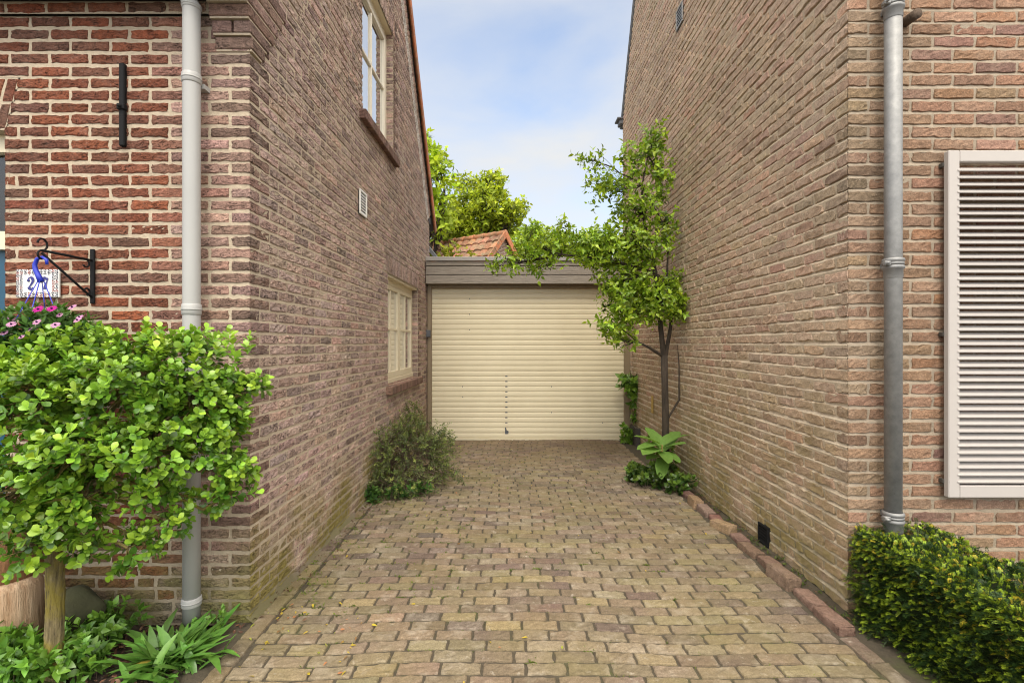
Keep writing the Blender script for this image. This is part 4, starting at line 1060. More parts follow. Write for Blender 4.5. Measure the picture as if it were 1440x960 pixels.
for (px, py, d, rx, ry, rd_, ns_) in CL:
    c = P(px, py, d); r_ = np.array([rx / F * d, rd_, ry / F * d]); p, dirn = in_ell(int(ns_ * 2.5), rng, c, r_ * .82, .2)
    hub = pts[5] * .35 + c * .65
    limb(tk, pts[5] + (pts[7] - pts[5]) * rng.random(), c, .012, .006, rng, 6, 5, .10)
    for q in p[::2]: limb(tk, c + (q - c) * .1, q, .0035, .0014, rng, 4, 3, .08)
    allp.append(p); alld.append(nrm(dirn * .8 + (c - core) * .6 + UP * .75 + rng.normal(0, .3, p.shape)))
P_, D_ = np.concatenate(allp), np.concatenate(alld)
P_ = P_[P_[:, 1] < 2.43] if False else P_
k_ = P_[:, 1] > 2.40; P_[k_, 1] = 2.40 - rng.random(k_.sum()) * .08
under(tk.build('trunk', M['bark_moss']), shrub)
top_s = []       # tall shoots standing out of the crown
for i in range(46):
    q = P(rng.uniform(-40, 350), rng.uniform(480, 520), rng.uniform(2.02, 2.2)); top_s.append(q)
for px, py in ((362, 542), (370, 546), (352, 538), (350, 500), (335, 492), (300, 478), (275, 478), (240, 470), (215, 462)): top_s.append(P(px - 14, py + 6, 2.22))
top_s = np.array(top_s); P_ = np.concatenate([P_, top_s]); D_ = np.concatenate([D_, UP * 1.0 + rng.normal(0, .35, top_s.shape) + np.array([.15, -.2, 0])])
sel = rng.random(len(P_)) < .45; sel[-55:] = True
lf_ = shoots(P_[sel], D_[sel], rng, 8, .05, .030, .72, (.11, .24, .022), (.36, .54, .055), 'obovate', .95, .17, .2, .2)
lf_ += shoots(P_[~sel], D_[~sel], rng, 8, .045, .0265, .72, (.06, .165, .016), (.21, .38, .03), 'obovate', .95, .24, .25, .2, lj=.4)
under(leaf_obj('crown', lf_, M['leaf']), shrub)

# peeled sawn log post and mossy boulder behind the stem
lg = thing('tree_stump', 'peeled sawn tree stump with rusty bark behind the shrub', 'tree stump', (P(15, 880, 2.3)[0], 2.3, 0))
l1 = MB(); g = np.random.default_rng(71); pts = [P(15, 905, 2.3), P(14, 880, 2.3), P(15, 850, 2.3), P(16, 822, 2.3), P(15, 815, 2.3)]
pts[0][2] = -.02; l1.tube(pts, [.135, .122, .115, .112, .10], 26); under(l1.build('peeled_wood', M['wood_raw']), lg)
l2 = MB(); pts = [P(22, 822, 2.33), P(26, 780, 2.33), P(24, 740, 2.33), P(16, 715, 2.33)]; l2.tube(pts, [.088, .092, .088, .05], 20); under(l2.build('bark', M['rust_bark']), lg)
def rough_obj(o, amp, scale, seed):
    me = o.data; n = len(me.vertices); a = np.zeros(n * 3, np.float32); me.vertices.foreach_get('co', a); a = a.reshape(-1, 3); g = np.random.default_rng(seed)
    dsp = np.zeros(n)
    for k in range(6):
        wv = g.normal(0, 1, 3) * scale * (1 + k * .5); dsp += np.sin(a @ wv + g.uniform(0, 6)) / (1 + k * .5)
    c = a.mean(0); a += nrm(a - c) * (dsp * amp)[:, None]; me.vertices.foreach_set('co', a.astype(np.float32).ravel()); me.update()
bl = MB(); bc = P(108, 880, 2.36); lat, lon = 18, 28; vs = []
for i in range(lat + 1):
    th = math.pi * i / lat
    for j in range(lon):
        f = 2 * math.pi * j / lon; vs.append((bc[0] + .105 * math.sin(th) * math.cos(f), 2.36 + .09 * math.sin(th) * math.sin(f), .14 + .165 * math.cos(th)))
bl.add(vs, [(i * lon + j, (i + 1) * lon + j, (i + 1) * lon + (j + 1) % lon, i * lon + (j + 1) % lon) for i in range(lat) for j in range(lon)], sm=True)
bo_ = bl.build('boulder', M['stone_moss']); rough_obj(bo_, .012, 14, 3); tag(bo_, 'dark mossy boulder leaning on the red brick wall behind the shrub stem', 'boulder')

# ================================================================ HANGING BASKET, BRACKET, NUMBER PLAQUE
pxx = P(133, 388, LD)[0]
br = MB(); yw = LD - .006
br.box((pxx - .011, yw - .012, P(0, 427, LD)[2]), (pxx + .011, yw, P(0, 351, LD)[2]), bev=.003)
tip = np.array([pxx - .0, 2.245, P(58, 352, 2.245)[2]])
top_ = np.array([pxx, yw - .012, P(0, 367, LD)[2]]); low = np.array([pxx, yw - .012, P(0, 418, LD)[2]])
br.tube([top_, tip], .006, 8); br.tube([low, low + (0, -.02, .012), tip - (0, 0, .012)], .0055, 8)
def curl(c, r, a0, a1, n=14, axis='yz', rr=.0045):
    pp = []
    for i in range(n + 1):
        a = a0 + (a1 - a0) * i / n; q = r * (1 - .35 * i / n); pp.append(np.array(c) + np.array([0, math.cos(a) * q, math.sin(a) * q]))
    br.tube(pp, rr, 6)
curl(tip + (0, -.0, .03), .03, -1.6, 3.1); curl(tip + (0, .0, -.022), .022, 1.6, 5.8); curl(top_ + (0, -.035, -.022), .022, 1.2, -2.6); curl(low + (0, -.03, .026), .02, -1.4, 2.6)
for z in (low[2], top_[2]): br.tube([(pxx, yw - .018, z), (pxx, yw - .01, z)], .006, 8)
tag(br.build('wall_bracket', M['black']), 'black wrought iron scroll bracket on the red brick wall', 'bracket')

bt = np.array([tip[0] - .028, tip[1], tip[2] - .035])
bask = thing('hanging_basket', 'blue hanging basket of pink and magenta daisies under the iron bracket', 'hanging basket', (bt[0], bt[1], bt[2] - .45))
hk = MB(); hk.tube([bt + (.052, 0, -.03), bt + (.05, 0, -.008), bt + (.03, 0, .004), bt + (.008, 0, -.003), bt + (-.004, 0, -.03), bt + (-.002, 0, -.05), bt + (.012, 0, -.08), bt + (.026, 0, -.108)], [.006, .007, .007, .008, .009, .010, .011, .013], 8)
under(hk.build('hook', M['bluepl']), bask)
pz_ = bt[2] - .425; sg = MB(); stc = bt + (.024, 0, -.104)
for a in (.4, 1.97, 3.54, 5.11): sg.tube([stc + (.01 * math.cos(a), .01 * math.sin(a), 0), (bt[0] + .13 * math.cos(a), bt[1] + .13 * math.sin(a), pz_)], .0022, 5)
under(sg.build('hanger_wire', M['bluepl']), bask)
pot = MB(); pot.tube([(bt[0], bt[1], pz_ - .14), (bt[0], bt[1], pz_ - .13), (bt[0], bt[1], pz_ - .01), (bt[0], bt[1], pz_), (bt[0], bt[1], pz_ - .012)], [.085, .10, .128, .134, .118], 28); under(pot.build('pot', M['bluepl']), bask)
rng = np.random.default_rng(111)
p, dn_ = in_ell(330, rng, (bt[0] + .0, bt[1], pz_ + .055), (.235, .20, .125), .4); p[:, 2] = np.maximum(p[:, 2], pz_ - .05)
under(leaf_obj('foliage', shoots(p, dn_ + UP * .6, rng, 7, .04, .034, .42, (.035, .085, .02), (.09, .19, .035), 'ovate', .9, .2), M['leaf_soft']), bask)
def daisy(px, py, d, r_, col, eye, nm='flower'):
    c = P(px, py, d); nv = nrm(np.array([RNG.normal(0, .35), -.75, .75])); a = nrm(np.cross(nv, [1, 0.01, 0])); b = np.cross(nv, a); k = 15
    an = np.linspace(0, 2 * math.pi, k, endpoint=False); dd = a * np.cos(an)[:, None] + b * np.sin(an)[:, None] + nv * .18
    cc = np.array(col) * RNG.normal(1, .07, (k, 1)); pr = [leaves(c + dd * r_ * .12, dd, np.repeat(nv[None], k, 0), r_, r_ * .42, cc, 'petal', .05, .15)]
    fo_ = under(leaf_obj(nm, pr, M['petal']), bask); e = MB(); e.tube([c - nv * .002, c + nv * .004, c + nv * .008], [r_ * .26, r_ * .24, r_ * .08], 10, 0, eye); e.build('eye', M['petal'], fo_); return fo_
PK, MG = (.62, .30, .52), (.52, .015, .30)
for (px, py, d, r_, col) in ((54, 431, 2.12, .026, MG), (73, 430, 2.14, .024, MG), (102, 428, 2.14, .022, PK), (109, 446, 2.08, .020, PK), (16, 452, 2.05, .021, PK), (52, 449, 2.03, .020, PK), (78, 453, 2.03, .021, PK), (43, 459, 2.03, .016, PK), (6, 464, 2.06, .019, PK), (112, 442, 2.12, .018, PK), (84, 439, 2.16, .016, PK), (16, 444, 2.12, .017, PK), (-10, 455, 2.1, .02, PK), (30, 470, 2.02, .016, PK)):
    daisy(px, py + 4, d, r_ * .74, col, (.05, .01, .08))

pl_ = MB(); x0, x1, z1, z0 = P(27.5, 0, LD)[0], P(87.5, 0, LD)[0], P(0, 379.5, LD)[2], P(0, 418.5, LD)[2]; yp = LD - .008
pl_.box((x0, yp - .010, z0), (x1, yp, z1), bev=.002)
plq = pl_.build('number_plaque', plain('white_glazed_tile', (.74, .72, .70), .18, var=.04, bs=0)); tag(plq, 'white tile plaque reading 27 with a blue and red floral border', 'house number')
def ribbon(mb, pts, wd, y):
    pts = [np.array(p) for p in pts]; vs = []
    for i, p in enumerate(pts):
        t = nrm(pts[min(i + 1, len(pts) - 1)] - pts[max(i - 1, 0)]); n = np.array([-t[1], t[0]]); h = wd[i] / 2; a, b = p + n * h, p - n * h
        vs += [(a[0], y, a[1]), (b[0], y, b[1])]
    mb.add(vs, [(2 * i, 2 * i + 1, 2 * i + 3, 2 * i + 2) for i in range(len(pts) - 1)])
ink = plain('blue_glaze', (.028, .026, .17), .25, var=.2, bs=0); ink_d = plain('dark_glaze', (.035, .04, .075), .25, var=.2, bs=0); ink_r = plain('red_glaze', (.30, .045, .035), .25, var=.2, bs=0)
PW, PH = x1 - x0, z1 - z0; yk = yp - .0125
def pq(u, v): return np.array([x0 + PW * u, z0 + PH * v])
d_ = MB()      # 2
arc = [pq(.345 + .058 * math.cos(a) * 1.0, .605 + .105 * math.sin(a)) for a in np.linspace(math.pi * 1.02, -.55, 14)]
ribbon(d_, arc + [pq(.33, .40), pq(.285, .315)], [.010] + [.006] * 3 + [.006, .007, .010, .013, .015, .016, .016, .015, .014, .012] + [.007, .006], yk)
ribbon(d_, [pq(.282, .315), pq(.31, .325), pq(.36, .29), pq(.395, .30), pq(.405, .37)], [.012, .015, .016, .013, .004], yk - .0002)
d_.tube([(pq(.296, .60)[0], yk + .001, pq(.3, .60)[1]), (pq(.296, .6)[0], yk - .0005, pq(.3, .60)[1])], .007, 12)
d_.build('digit', ink, plq)
d_ = MB()      # 7
ribbon(d_, [pq(.635, .70), pq(.64, .655), pq(.645, .60)], [.003, .006, .004], yk)
ribbon(d_, [pq(.635, .675), pq(.68, .69), pq(.72, .655), pq(.76, .68)], [.015, .016, .014, .005], yk - .0002)
ribbon(d_, [pq(.758, .685), pq(.73, .58), pq(.70, .47), pq(.688, .38), pq(.688, .285)], [.004, .006, .011, .017, .019], yk - .0001)
d_.build('digit', ink, plq)
g = np.random.default_rng(77); bd1, bd2 = MB(), MB()
def motif(mb, u, v, k):
    c = pq(u, v); a0 = g.uniform(0, 6)
    for j in range(3):
        a = a0 + j * 2.09; e = c + np.array([math.cos(a), math.sin(a)]) * .0052
        mb.tube([(e[0], yk + .001, e[1]), (e[0], yk - .0004, e[1])], .0030, 7)
for i in range(11):
    u = .045 + .091 * i
    for v in (.05, .14, .86, .95):
        motif(bd2 if g.random() < .33 else bd1, u, v, 0)
for i in range(6):
    v = .24 + .105 * i
    for u in (.045, .125, .875, .955): motif(bd2 if g.random() < .33 else bd1, u, v, 0)
bd1.build('floral_pattern', ink_d, plq); bd2.build('floral_pattern', ink_r, plq)

# ================================================================ LEFT BED PLANTS
rng = np.random.default_rng(121)
def lily(px, py, d, n, L, lab, seed):
    g = np.random.default_rng(seed); base = P(px, py, d); base[2] = .0
    r_ = thing('strap_leaf_plant', lab, 'plant', tuple(base)); pos = base + np.stack([g.normal(0, .075, n), g.normal(0, .06, n), np.full(n, .0)], 1)
    an = g.uniform(0, 6.28, n); tl = g.uniform(.35, 1.05, n); dd = np.stack([np.cos(an) * tl, np.sin(an) * tl, np.full(n, .85)], 1)
    ln = L * g.uniform(.55, 1.1, n); c = np.array([.12, .26, .045]) * g.normal(1, .2, (n, 1)) * g.normal(1, .06, (n, 3))
    c[g.random(n) < .012] = (.34, .28, .05)
    under(leaf_obj('foliage', [leaves(pos, dd, np.stack([-np.cos(an), -np.sin(an), tl], 1) + UP * .1, ln, ln * .20, c, 'strap', .3, .5, g)], M['leaf']), r_); return r_
lily(245, 935, 2.22, 170, .19, 'clump of strap leaved green plants at the foot of the grey downpipe', 5)
def groundcover(name, lab, cat_, spots, n, L, c0, c1, seed, m, shape='ovate', hgt=.16, W=.62):
    g = np.random.default_rng(seed); pr = []; st = MB(); c0_ = None
    for (px, py, d, rx, ry) in spots:
        b = P(px, py, d); b[2] = 0
        if c0_ is None: c0_ = b
        k = int(n); p = b + np.stack([g.normal(0, rx * .5, k), g.normal(0, ry * .5, k), g.uniform(.02, hgt, k)], 1)
        dd = np.stack([g.normal(0, .6, k), g.normal(0, .6, k) - .2, np.full(k, .6)], 1)
        pr += shoots(p, dd, g, 6, .05, L, W, c0, c1, shape, .95, .2)
        for q in p[::3]: st.tube([(q[0], q[1], -.01), q], .0018, 4)
    r_ = thing(name, lab, cat_, tuple(c0_)); under(st.build('stem', M['twig']), r_); under(leaf_obj('foliage', pr, m), r_); return r_
groundcover('leafy_plant', 'low oval leaved green plant between the mossy stem and the bare mulch', 'plant', [(125, 915, 2.28, .16, .12), (105, 950, 2.12, .12, .10), (140, 880, 2.38, .09, .06)], 62, .036, (.07, .17, .025), (.17, .33, .04), 6, M['leaf'], hgt=.15)
groundcover('leafy_plant', 'leafy green plant in front of the peeled stump, left of the mossy stem', 'plant', [(20, 925, 2.12, .17, .12), (45, 945, 2.05, .10, .08), (-30, 940, 2.1, .14, .12)], 70, .042, (.07, .18, .025), (.17, .34, .04), 8, M['leaf'], hgt=.15, W=.5)
groundcover('leafy_plant', 'single small weed sprig against the pale plinth beside the strap leaved clump', 'plant', [(178, 885, 2.40, .025, .02)], 6, .034, (.06, .15, .02), (.15, .30, .04), 9, M['leaf'], hgt=.09)
groundcover('leafy_plant', 'tiny weed at the corner of the red brick house beside the paving', 'plant', [(312, 876, 2.44, .02, .02)], 5, .026, (.07, .16, .02), (.16, .32, .04), 10, M['leaf'], hgt=.10)
# wood chip mulch
g = np.random.default_rng(131); n = 1500
pos = np.stack([g.uniform(-2.6, -1.34, n), g.uniform(1.5, 2.5, n), np.zeros(n)], 1); pos[:, 2] = bumpy(pos[:, 0], pos[:, 1]) + g.uniform(.003, .014, n)
an = g.uniform(0, 6.28, n); cc = np.array([[.16, .075, .045], [.10, .05, .03], [.24, .14, .085], [.07, .035, .022]])[g.integers(0, 4, n)] * g.uniform(.7, 1.3, (n, 1))
mu = leaf_obj('mulch', [leaves(pos, np.stack([np.cos(an), np.sin(an), g.normal(0, .25, n)], 1), np.stack([g.normal(0, .3, n), g.normal(0, .3, n), np.ones(n)], 1), g.uniform(.018, .045, n), g.uniform(.007, .015, n), cc, 'round', .2, .2, g)], M['attr_matte']); mu['kind'] = 'stuff'

# ================================================================ YEW HEDGE (right)
rng = np.random.default_rng(141)
hx0, hx1, hy0, hy1, hz = 1.80, 2.235, 1.05, 2.60, .492
hedge = thing('clipped_hedge', 'low clipped yew hedge with yellow green tips below the shutter', 'hedge', ((hx0 + hx1) / 2, 1.9, 0))
hc = MB(); hc.box((hx0 + .06, hy0 + .05, -.02), (hx1 - .06, hy1 - .03, hz - .07)); 
M['hedge_core'] = leaf_mat('shaded_yew_growth', .8, .0, .2)
core_c = MB(); core_c.box((hx0 + .07, hy0 + .05, -.01), (hx1 - .06, hy1 - .03, hz - .07), 0, (.016, .022, .008)); under(core_c.build('dark_core', M['hedge_core']), hedge)  # solid core in old-growth green, darkened to paint shade between the sprigs
def sprigs(p, sd, g, L, nn, c0, c1, nl=.014, nw=.0026):
    n = len(p); sd = nrm(sd); a = nrm(np.cross(sd, g.normal(0, .5, (n, 3)) + UP)); parts = []; dn = np.cross(a, sd)
    br = g.normal(1, .2, (n, 1))
    for j in range(nn):
        t = (j // 2 + .7) / (nn // 2); s_ = 1 if j % 2 else -1
        pp = p + sd * L[:, None] * t - UP * (L[:, None] * .35 * t * t)
        dd = nrm(a * s_ * (1.0 - .45 * t) + sd * (.55 + .5 * t) + g.normal(0, .12, (n, 3))); side = nrm(np.cross(dd, dn)); ll = nl * g.uniform(.8, 1.2, (n, 1)) * (1.0 if t < .8 else .75)
        w_ = nw * .5; up_ = np.cross(side, dd)
        v = np.stack([pp - side * w_ * .5, pp + dd * ll * .55 - side * w_ * 1.3 - up_ * .0006, pp + dd * ll, pp + dd * ll * .55 + side * w_ * 1.3 - up_ * .0006], 1).reshape(-1, 3)
        c = (np.array(c0) * (1 - t) + np.array(c1) * t) * br * g.normal(1, .08, (n, 1)); parts.append((v, np.arange(n * 4).reshape(n, 4), np.repeat(c, 4, 0)))
    return parts
def hedge_pts(n, g):
    A = [(hx1 - hx0) * (hy1 - hy0) * 1.15, (hy1 - hy0) * hz * 1.2, (hy1 - hy0) * hz * .35, (hx1 - hx0) * hz * .5, (hx1 - hx0) * hz * .3]; f = g.choice(5, n, p=np.array(A) / sum(A)); u, v = g.random(n), g.random(n); dep = g.random(n) ** 1.4 * .075
    X = np.where(f == 0, hx0 + u * (hx1 - hx0), np.where(f == 1, hx0 + dep, np.where(f == 2, hx1 - dep, hx0 + u * (hx1 - hx0))))
    Y = np.where(f < 3, hy0 + (v if True else 0) * (hy1 - hy0), np.where(f == 3, hy0 + dep, hy1 - dep))
    Z = np.where(f == 0, hz - dep, np.where(f < 3, u * hz, v * hz))
    N = np.zeros((n, 3)); N[f == 0, 2] = 1; N[f == 1, 0] = -1; N[f == 2, 0] = 1; N[f == 3, 1] = -1; N[f == 4, 1] = 1
    # soft lumps and rounded edges
    lump = .018 * np.sin(X * 13 + Y * 9) + .014 * np.sin(Y * 21 + Z * 17) + .01 * np.sin(Z * 30 + X * 11)
    p = np.stack([X, Y, Z], 1) + N * lump[:, None]
    ctr = np.array([(hx0 + hx1) / 2, 0, hz * .5]); ex = np.abs(p[:, 0] - ctr[0]) / ((hx1 - hx0) / 2); ez = np.clip((p[:, 2] - hz * .5) / (hz * .5), 0, 1); k = np.clip(ex * ez - .72, 0, .3)
    p[:, 0] -= np.sign(p[:, 0] - ctr[0]) * k * .11; p[:, 2] -= k * .11
    return p, N
p, N = hedge_pts(9000, rng); p = p[p[:, 2] > .01]; N = N[:len(p)] if False else N[:len(p)]
p, N = hedge_pts(16000, np.random.default_rng(142))
g = np.random.default_rng(143); n = len(p)
young = g.random(n) < .42
sdir = N * .75 + UP * .35 + g.normal(0, .38, (n, 3)) + np.array([-.25, -.1, 0]) * (N[:, 2:3] < .5)
gold = np.clip((p[:, 0] - 1.95) / .3, 0, 1)[:, None] * (g.random((n, 1)) < .5)
pr = sprigs(p[young], sdir[young], g, g.uniform(.016, .030, young.sum()), 12, (.12, .19, .014), (.33, .42, .03), .0095, .0030)
pr += sprigs(p[~young] - N[~young] * .02, sdir[~young], g, g.uniform(.03, .06, (~young).sum()), 12, (.018, .040, .012), (.04, .08, .018), .015, .0030)
gi = g.random(n) < .06; gi &= (p[:, 2] > hz * .62)
pr += sprigs(p[gi] + N[gi] * .008, sdir[gi], g, g.uniform(.016, .028, gi.sum()), 10, (.30, .24, .02), (.46, .36, .03), .0095, .0030)
under(leaf_obj('foliage', pr, M['needle']), hedge)
tw = MB()
for i in range(160):
    q = p[g.integers(0, n)]; limb(tw, (q[0] * .5 + 1.0, q[1], max(0, q[2] - .2)), q, .004, .0015, g, 4, 3, .1)
under(tw.build('twigs', M['twig']), hedge)

# ================================================================ COTONEASTER BY THE LEFT WALL
rng = np.random.default_rng(151)
cot = thing('cotoneaster_shrub', 'straggly small leaved shrub against the left wall below the lower window', 'shrub', (-1.15, 4.9, 0))
CC = [(535, 640, 4.75, 28, 45, .3), (570, 630, 4.9, 45, 45, .35), (600, 640, 4.9, 38, 40, .3), (560, 680, 4.6, 45, 28, .28), (590, 675, 4.75, 38, 26, .28), (575, 600, 5.25, 22, 22, .16), (610, 620, 5.2, 24, 26, .2), (525, 690, 4.55, 18, 26, .12), (622, 655, 5.0, 14, 20, .14)]
tb = MB(); root_ = np.array([-1.24, 4.85, 0.0]); pr = []; allp, alld = [], []
for (px, py, d, rx, ry, rd_) in CC:
    c = P(px, py, d); r_ = np.array([rx / F * d, rd_, ry / F * d]); k = int(105 * (rx * ry) / 1200) + 24
    p, dn_ = in_ell(k, rng, c, r_, .25); p[:, 0] = np.maximum(p[:, 0], lwx(p[:, 1]) + .03 + rng.random(k) * .05); p[:, 2] = np.maximum(p[:, 2], .03 + .05 * rng.random(k))
    pts = limb(tb, root_ + rng.normal(0, .06, 3) * (1, 2, 0), c, .009, .005, rng, 5, 5, .14, sag=.1)
    for q in p[::3]:
        s0 = np.array(pts[rng.integers(2, 6)]); limb(tb, s0, q, .0032, .0014, rng, 4, 4, .12, sag=.08)
    allp.append(p); alld.append(dn_ + np.array([.3, -.2, .25]) + rng.normal(0, .5, p.shape))
# arching sprays
for i in range(26):
    a = P(*[(560, 610, 5.1), (590, 625, 5.0), (600, 640, 4.9), (545, 625, 4.8)][i % 4]); e = a + np.array([rng.uniform(.05, .38), rng.uniform(-.3, .45), rng.uniform(-.22, .16)])
    if i < 5: e = P(rng.uniform(615, 637), rng.uniform(600, 640), 5.3)
    if i in (5, 6, 7): e = P(rng.uniform(562, 588), rng.uniform(566, 585), 5.25)
    pts = limb(tb, a, e, .004, .0012, rng, 4, 7, .08, sag=.12)
    for q in pts[1:]:
        k = 4; allp.append(np.array(q) + rng.normal(0, .018, (k, 3))); alld.append(rng.normal(0, .6, (k, 3)) + nrm(e - a))
P_, D_ = np.concatenate(allp), np.concatenate(alld); P_[:, 0] = np.maximum(P_[:, 0], lwx(P_[:, 1]) + .02)
under(tb.build('branches', M['twig']), cot)
sel = rng.random(len(P_)) < .5
pr = shoots(P_[sel], D_[sel], rng, 9, .085, .019, .5, (.11, .15, .045), (.24, .29, .08), 'small', .9, .3) + shoots(P_[~sel], D_[~sel], rng, 9, .08, .017, .5, (.09, .11, .055), (.20, .22, .10), 'small', .9, .3)
under(leaf_obj('foliage', pr, M['leaf_soft']), cot)
groundcover('leafy_plant', 'low green weed at the wall foot in front of the straggly shrub', 'plant', [(525, 700, 4.45, .05, .05), (560, 706, 4.5, .10, .04), (592, 703, 4.6, .08, .04)], 26, .04, (.04, .10, .025), (.11, .22, .04), 19, M['leaf_soft'], hgt=.12, W=.45)

# ================================================================ PEAR TREE BY THE RIGHT WALL
rng = np.random.default_rng(161)
PD = 5.2
base = P(935, 676, PD); base[2] = 0
pear = thing('pear_tree', 'slender pear tree trained up the right wall with glossy green leaves', 'tree', tuple(base))
pt = MB()
trunk = [P(936, 690, PD), P(936, 600, PD), P(935, 545, PD), P(934, 500, PD)]; trunk[0][2] = -.05
pt.tube(trunk, [.046, .038, .035, .036], 12)
st1 = [P(934, 505, PD), P(929, 460, PD), P(926, 420, PD), P(922, 385, PD), P(915, 345, PD), P(905, 310, PD), P(903, 260, PD - .02), P(912, 215, PD), P(918, 185, PD)]
pt.tube(st1, [.031, .026, .023, .020, .017, .013, .010, .007, .003], 9, cap=False)
st2 = [P(935, 505, PD), P(943, 460, PD), P(945, 425, PD), P(938, 390, PD), P(940, 330, PD), P(938, 300, PD)]
pt.tube(st2, [.024, .019, .015, .012, .008, .004], 8, cap=False)
st3 = [P(931, 500, PD), P(912, 488, PD - .1), P(895, 480, PD - .15), P(872, 488, PD - .2)]
pt.tube(st3, [.018, .014, .010, .004], 7, cap=False)
cv = [P(938, 590, PD), P(955, 562, PD), P(966, 540, PD + .0), P(970, 515, PD), P(966, 485, PD + .05)]
for q in cv: q[0] = min(q[0], RX - .03)
pt.tube(cv, [.012, .011, .009, .007, .003], 7, cap=False)
PC = [(862, 345, 5.15, 52, 30, .30, 70, 3), (905, 350, 5.15, 36, 34, .25, 42, 3), (835, 350, 5.1, 38, 26, .28, 40, 3), (925, 425, 5.1, 46, 30, .20, 62, 1), (882, 425, 5.05, 34, 32, .25, 44, 1), (862, 455, 5.0, 22, 20, .2, 16, 9), (876, 395, 5.1, 38, 22, .25, 36, 2),
      (900, 295, 5.15, 30, 32, .2, 34, 4), (870, 270, 5.1, 26, 28, .18, 18, 5), (845, 262, 5.1, 22, 30, .15, 11, 5), (893, 225, 5.15, 22, 28, .15, 13, 6), (918, 205, 5.18, 18, 32, .12, 17, 7), (930, 250, 5.18, 16, 30, .1, 15, 6), (832, 225, 5.1, 14, 14, .1, 5, 5), (938, 320, 5.2, 10, 26, .06, 12, 5),
      (765, 350, 5.0, 32, 20, .25, 20, 20), (735, 362, 5.0, 28, 14, .2, 13, 20), (705, 370, 5.0, 14, 8, .1, 5, 20), (790, 335, 5.05, 30, 24, .25, 18, 20), (755, 380, 5.0, 16, 9, .1, 5, 20), (950, 400, 5.2, 18, 18, .08, 10, 2), (955, 435, 5.1, 20, 16, .08, 12, 2), (880, 480, 5.0, 20, 12, .12, 8, 9)]
arm = [P(922, 385, PD), P(880, 372, 5.1), P(830, 362, 5.05), P(790, 358, 5.0), P(740, 368, 5.0)]
pt.tube(arm, [.02, .017, .013, .009, .004], 7, cap=False)
allp, alld = [], []
for (px, py, d, rx, ry, rd_, k, at) in PC:
    c = P(px, py, d); r_ = np.array([rx / F * d, rd_, ry / F * d]); k = int(k * 2.5); p, dn_ = in_ell(k, rng, c, r_, .2); p[:, 0] = np.minimum(p[:, 0], RX - .05 - .08 * rng.random(k))
    src = arm[3] if at == 20 else (st3[2] if at == 9 else st1[min(at + 1, 7)])
    pts = limb(pt, src, c, .009, .005, rng, 5, 5, .08)
    for q in p[::2]: limb(pt, pts[rng.integers(2, 6)], q, .0038, .0015, rng, 4, 3, .08)
    allp.append(p); alld.append(dn_ * .7 + UP * .35 + rng.normal(0, .45, p.shape))
P_, D_ = np.concatenate(allp), np.concatenate(alld)
under(pt.build('trunk', M['bark_dark']), pear)
def pear_leaves(P_, D_, g, L=.040):
    P2 = np.concatenate([P_, P_ + g.normal(0, .035, P_.shape)]); D2 = np.concatenate([D_, D_ + g.normal(0, .5, D_.shape)]) - UP * .25
    a = shoots(P2, D2, g, 4, .08, L, .58, (.17, .29, .025), (.40, .53, .045), 'ovate', 1.05, .28, .45, .3, lj=.4)
    out_ = []
    return a
under(leaf_obj('crown', pear_leaves(P_, D_, rng), M['leaf_pear']), pear)

# big leaved plant, ivy and planter edge at the foot of the pear
rng = np.random.default_rng(171)
b = P(930, 672, 4.95); b[2] = 0
bp = thing('broad_leaf_plant', 'broad leaved green plant with large drooping leaves at the foot of the pear tree', 'plant', tuple(b))
top = P(931, 625, 4.95); stm = MB(); stm.tube([(b[0], b[1], -.02), (b[0] + .01, b[1], .15), top], [.012, .011, .008], 8); under(stm.build('stem', M['bark_moss']), bp)
tips = [(899, 613, 4.9), (962, 609, 4.95), (907, 618, 4.8), (958, 622, 4.78), (909, 634, 4.7), (938, 646, 4.65), (952, 645, 4.75), (918, 600, 5.1), (948, 603, 5.12), (931, 664, 4.7), (914, 640, 4.8)]
ps, ds, ls_ = [], [], []
for i, t_ in enumerate(tips):
    e = P(*t_); s0 = top + np.array([0, 0, -.012 * i]); v = e - s0; ls_.append(np.linalg.norm(v) * 1.08); ps.append(s0 + v * .1); ds.append(v + UP * .02)
under(leaf_obj('foliage', [leaves(ps, ds, np.tile([0, -.1, 1.0], (len(ps), 1)), np.array(ls_), np.array(ls_) * .46, np.array([.19, .33, .07]) * rng.normal(1, .1, (len(ps), 1)), 'round', .22, .3, rng)], M['leaf_soft']), bp)
groundcover('ivy_plant', 'sprawling dark ivy with yellowing leaves beneath the broad leaved plant', 'ivy', [(925, 680, 4.85, .20, .10), (905, 668, 5.05, .12, .10), (950, 690, 4.7, .12, .07), (930, 660, 5.15, .15, .12), (890, 664, 5.1, .06, .05)], 34, .045, (.03, .075, .018), (.13, .21, .03), 27, M['leaf'], 'ovate', .17, .8)
groundcover('leafy_plant', 'yellow green sprig growing on the trunk foot behind the broad leaved plant', 'plant', [(918, 648, 5.25, .06, .04), (945, 646, 5.25, .07, .03)], 20, .04, (.09, .19, .02), (.24, .34, .03), 28, M['leaf'], 'ovate', .42, .6)
groundcover('leafy_plant', 'small bright weed at the right wall foot by the first edging brick', 'plant', [(985, 690, 4.75, .02, .03)], 6, .04, (.10, .22, .02), (.25, .38, .04), 29, M['leaf'], 'ovate', .16, .7)
cl = thing('climbing_plant', 'thin green climber growing up the taupe post right of the roller door', 'climber', tuple(P(893, 620, 7.1) * np.array([1, 1, 0])))
cm = MB(); path = [P(892, 640, 7.12), P(888, 600, 7.12), P(893, 570, 7.1), P(889, 540, 7.1), P(886, 520, 7.1)]; path[0][2] = 0; cm.tube(path, .006, 6); under(cm.build('stem', M['twig']), cl)
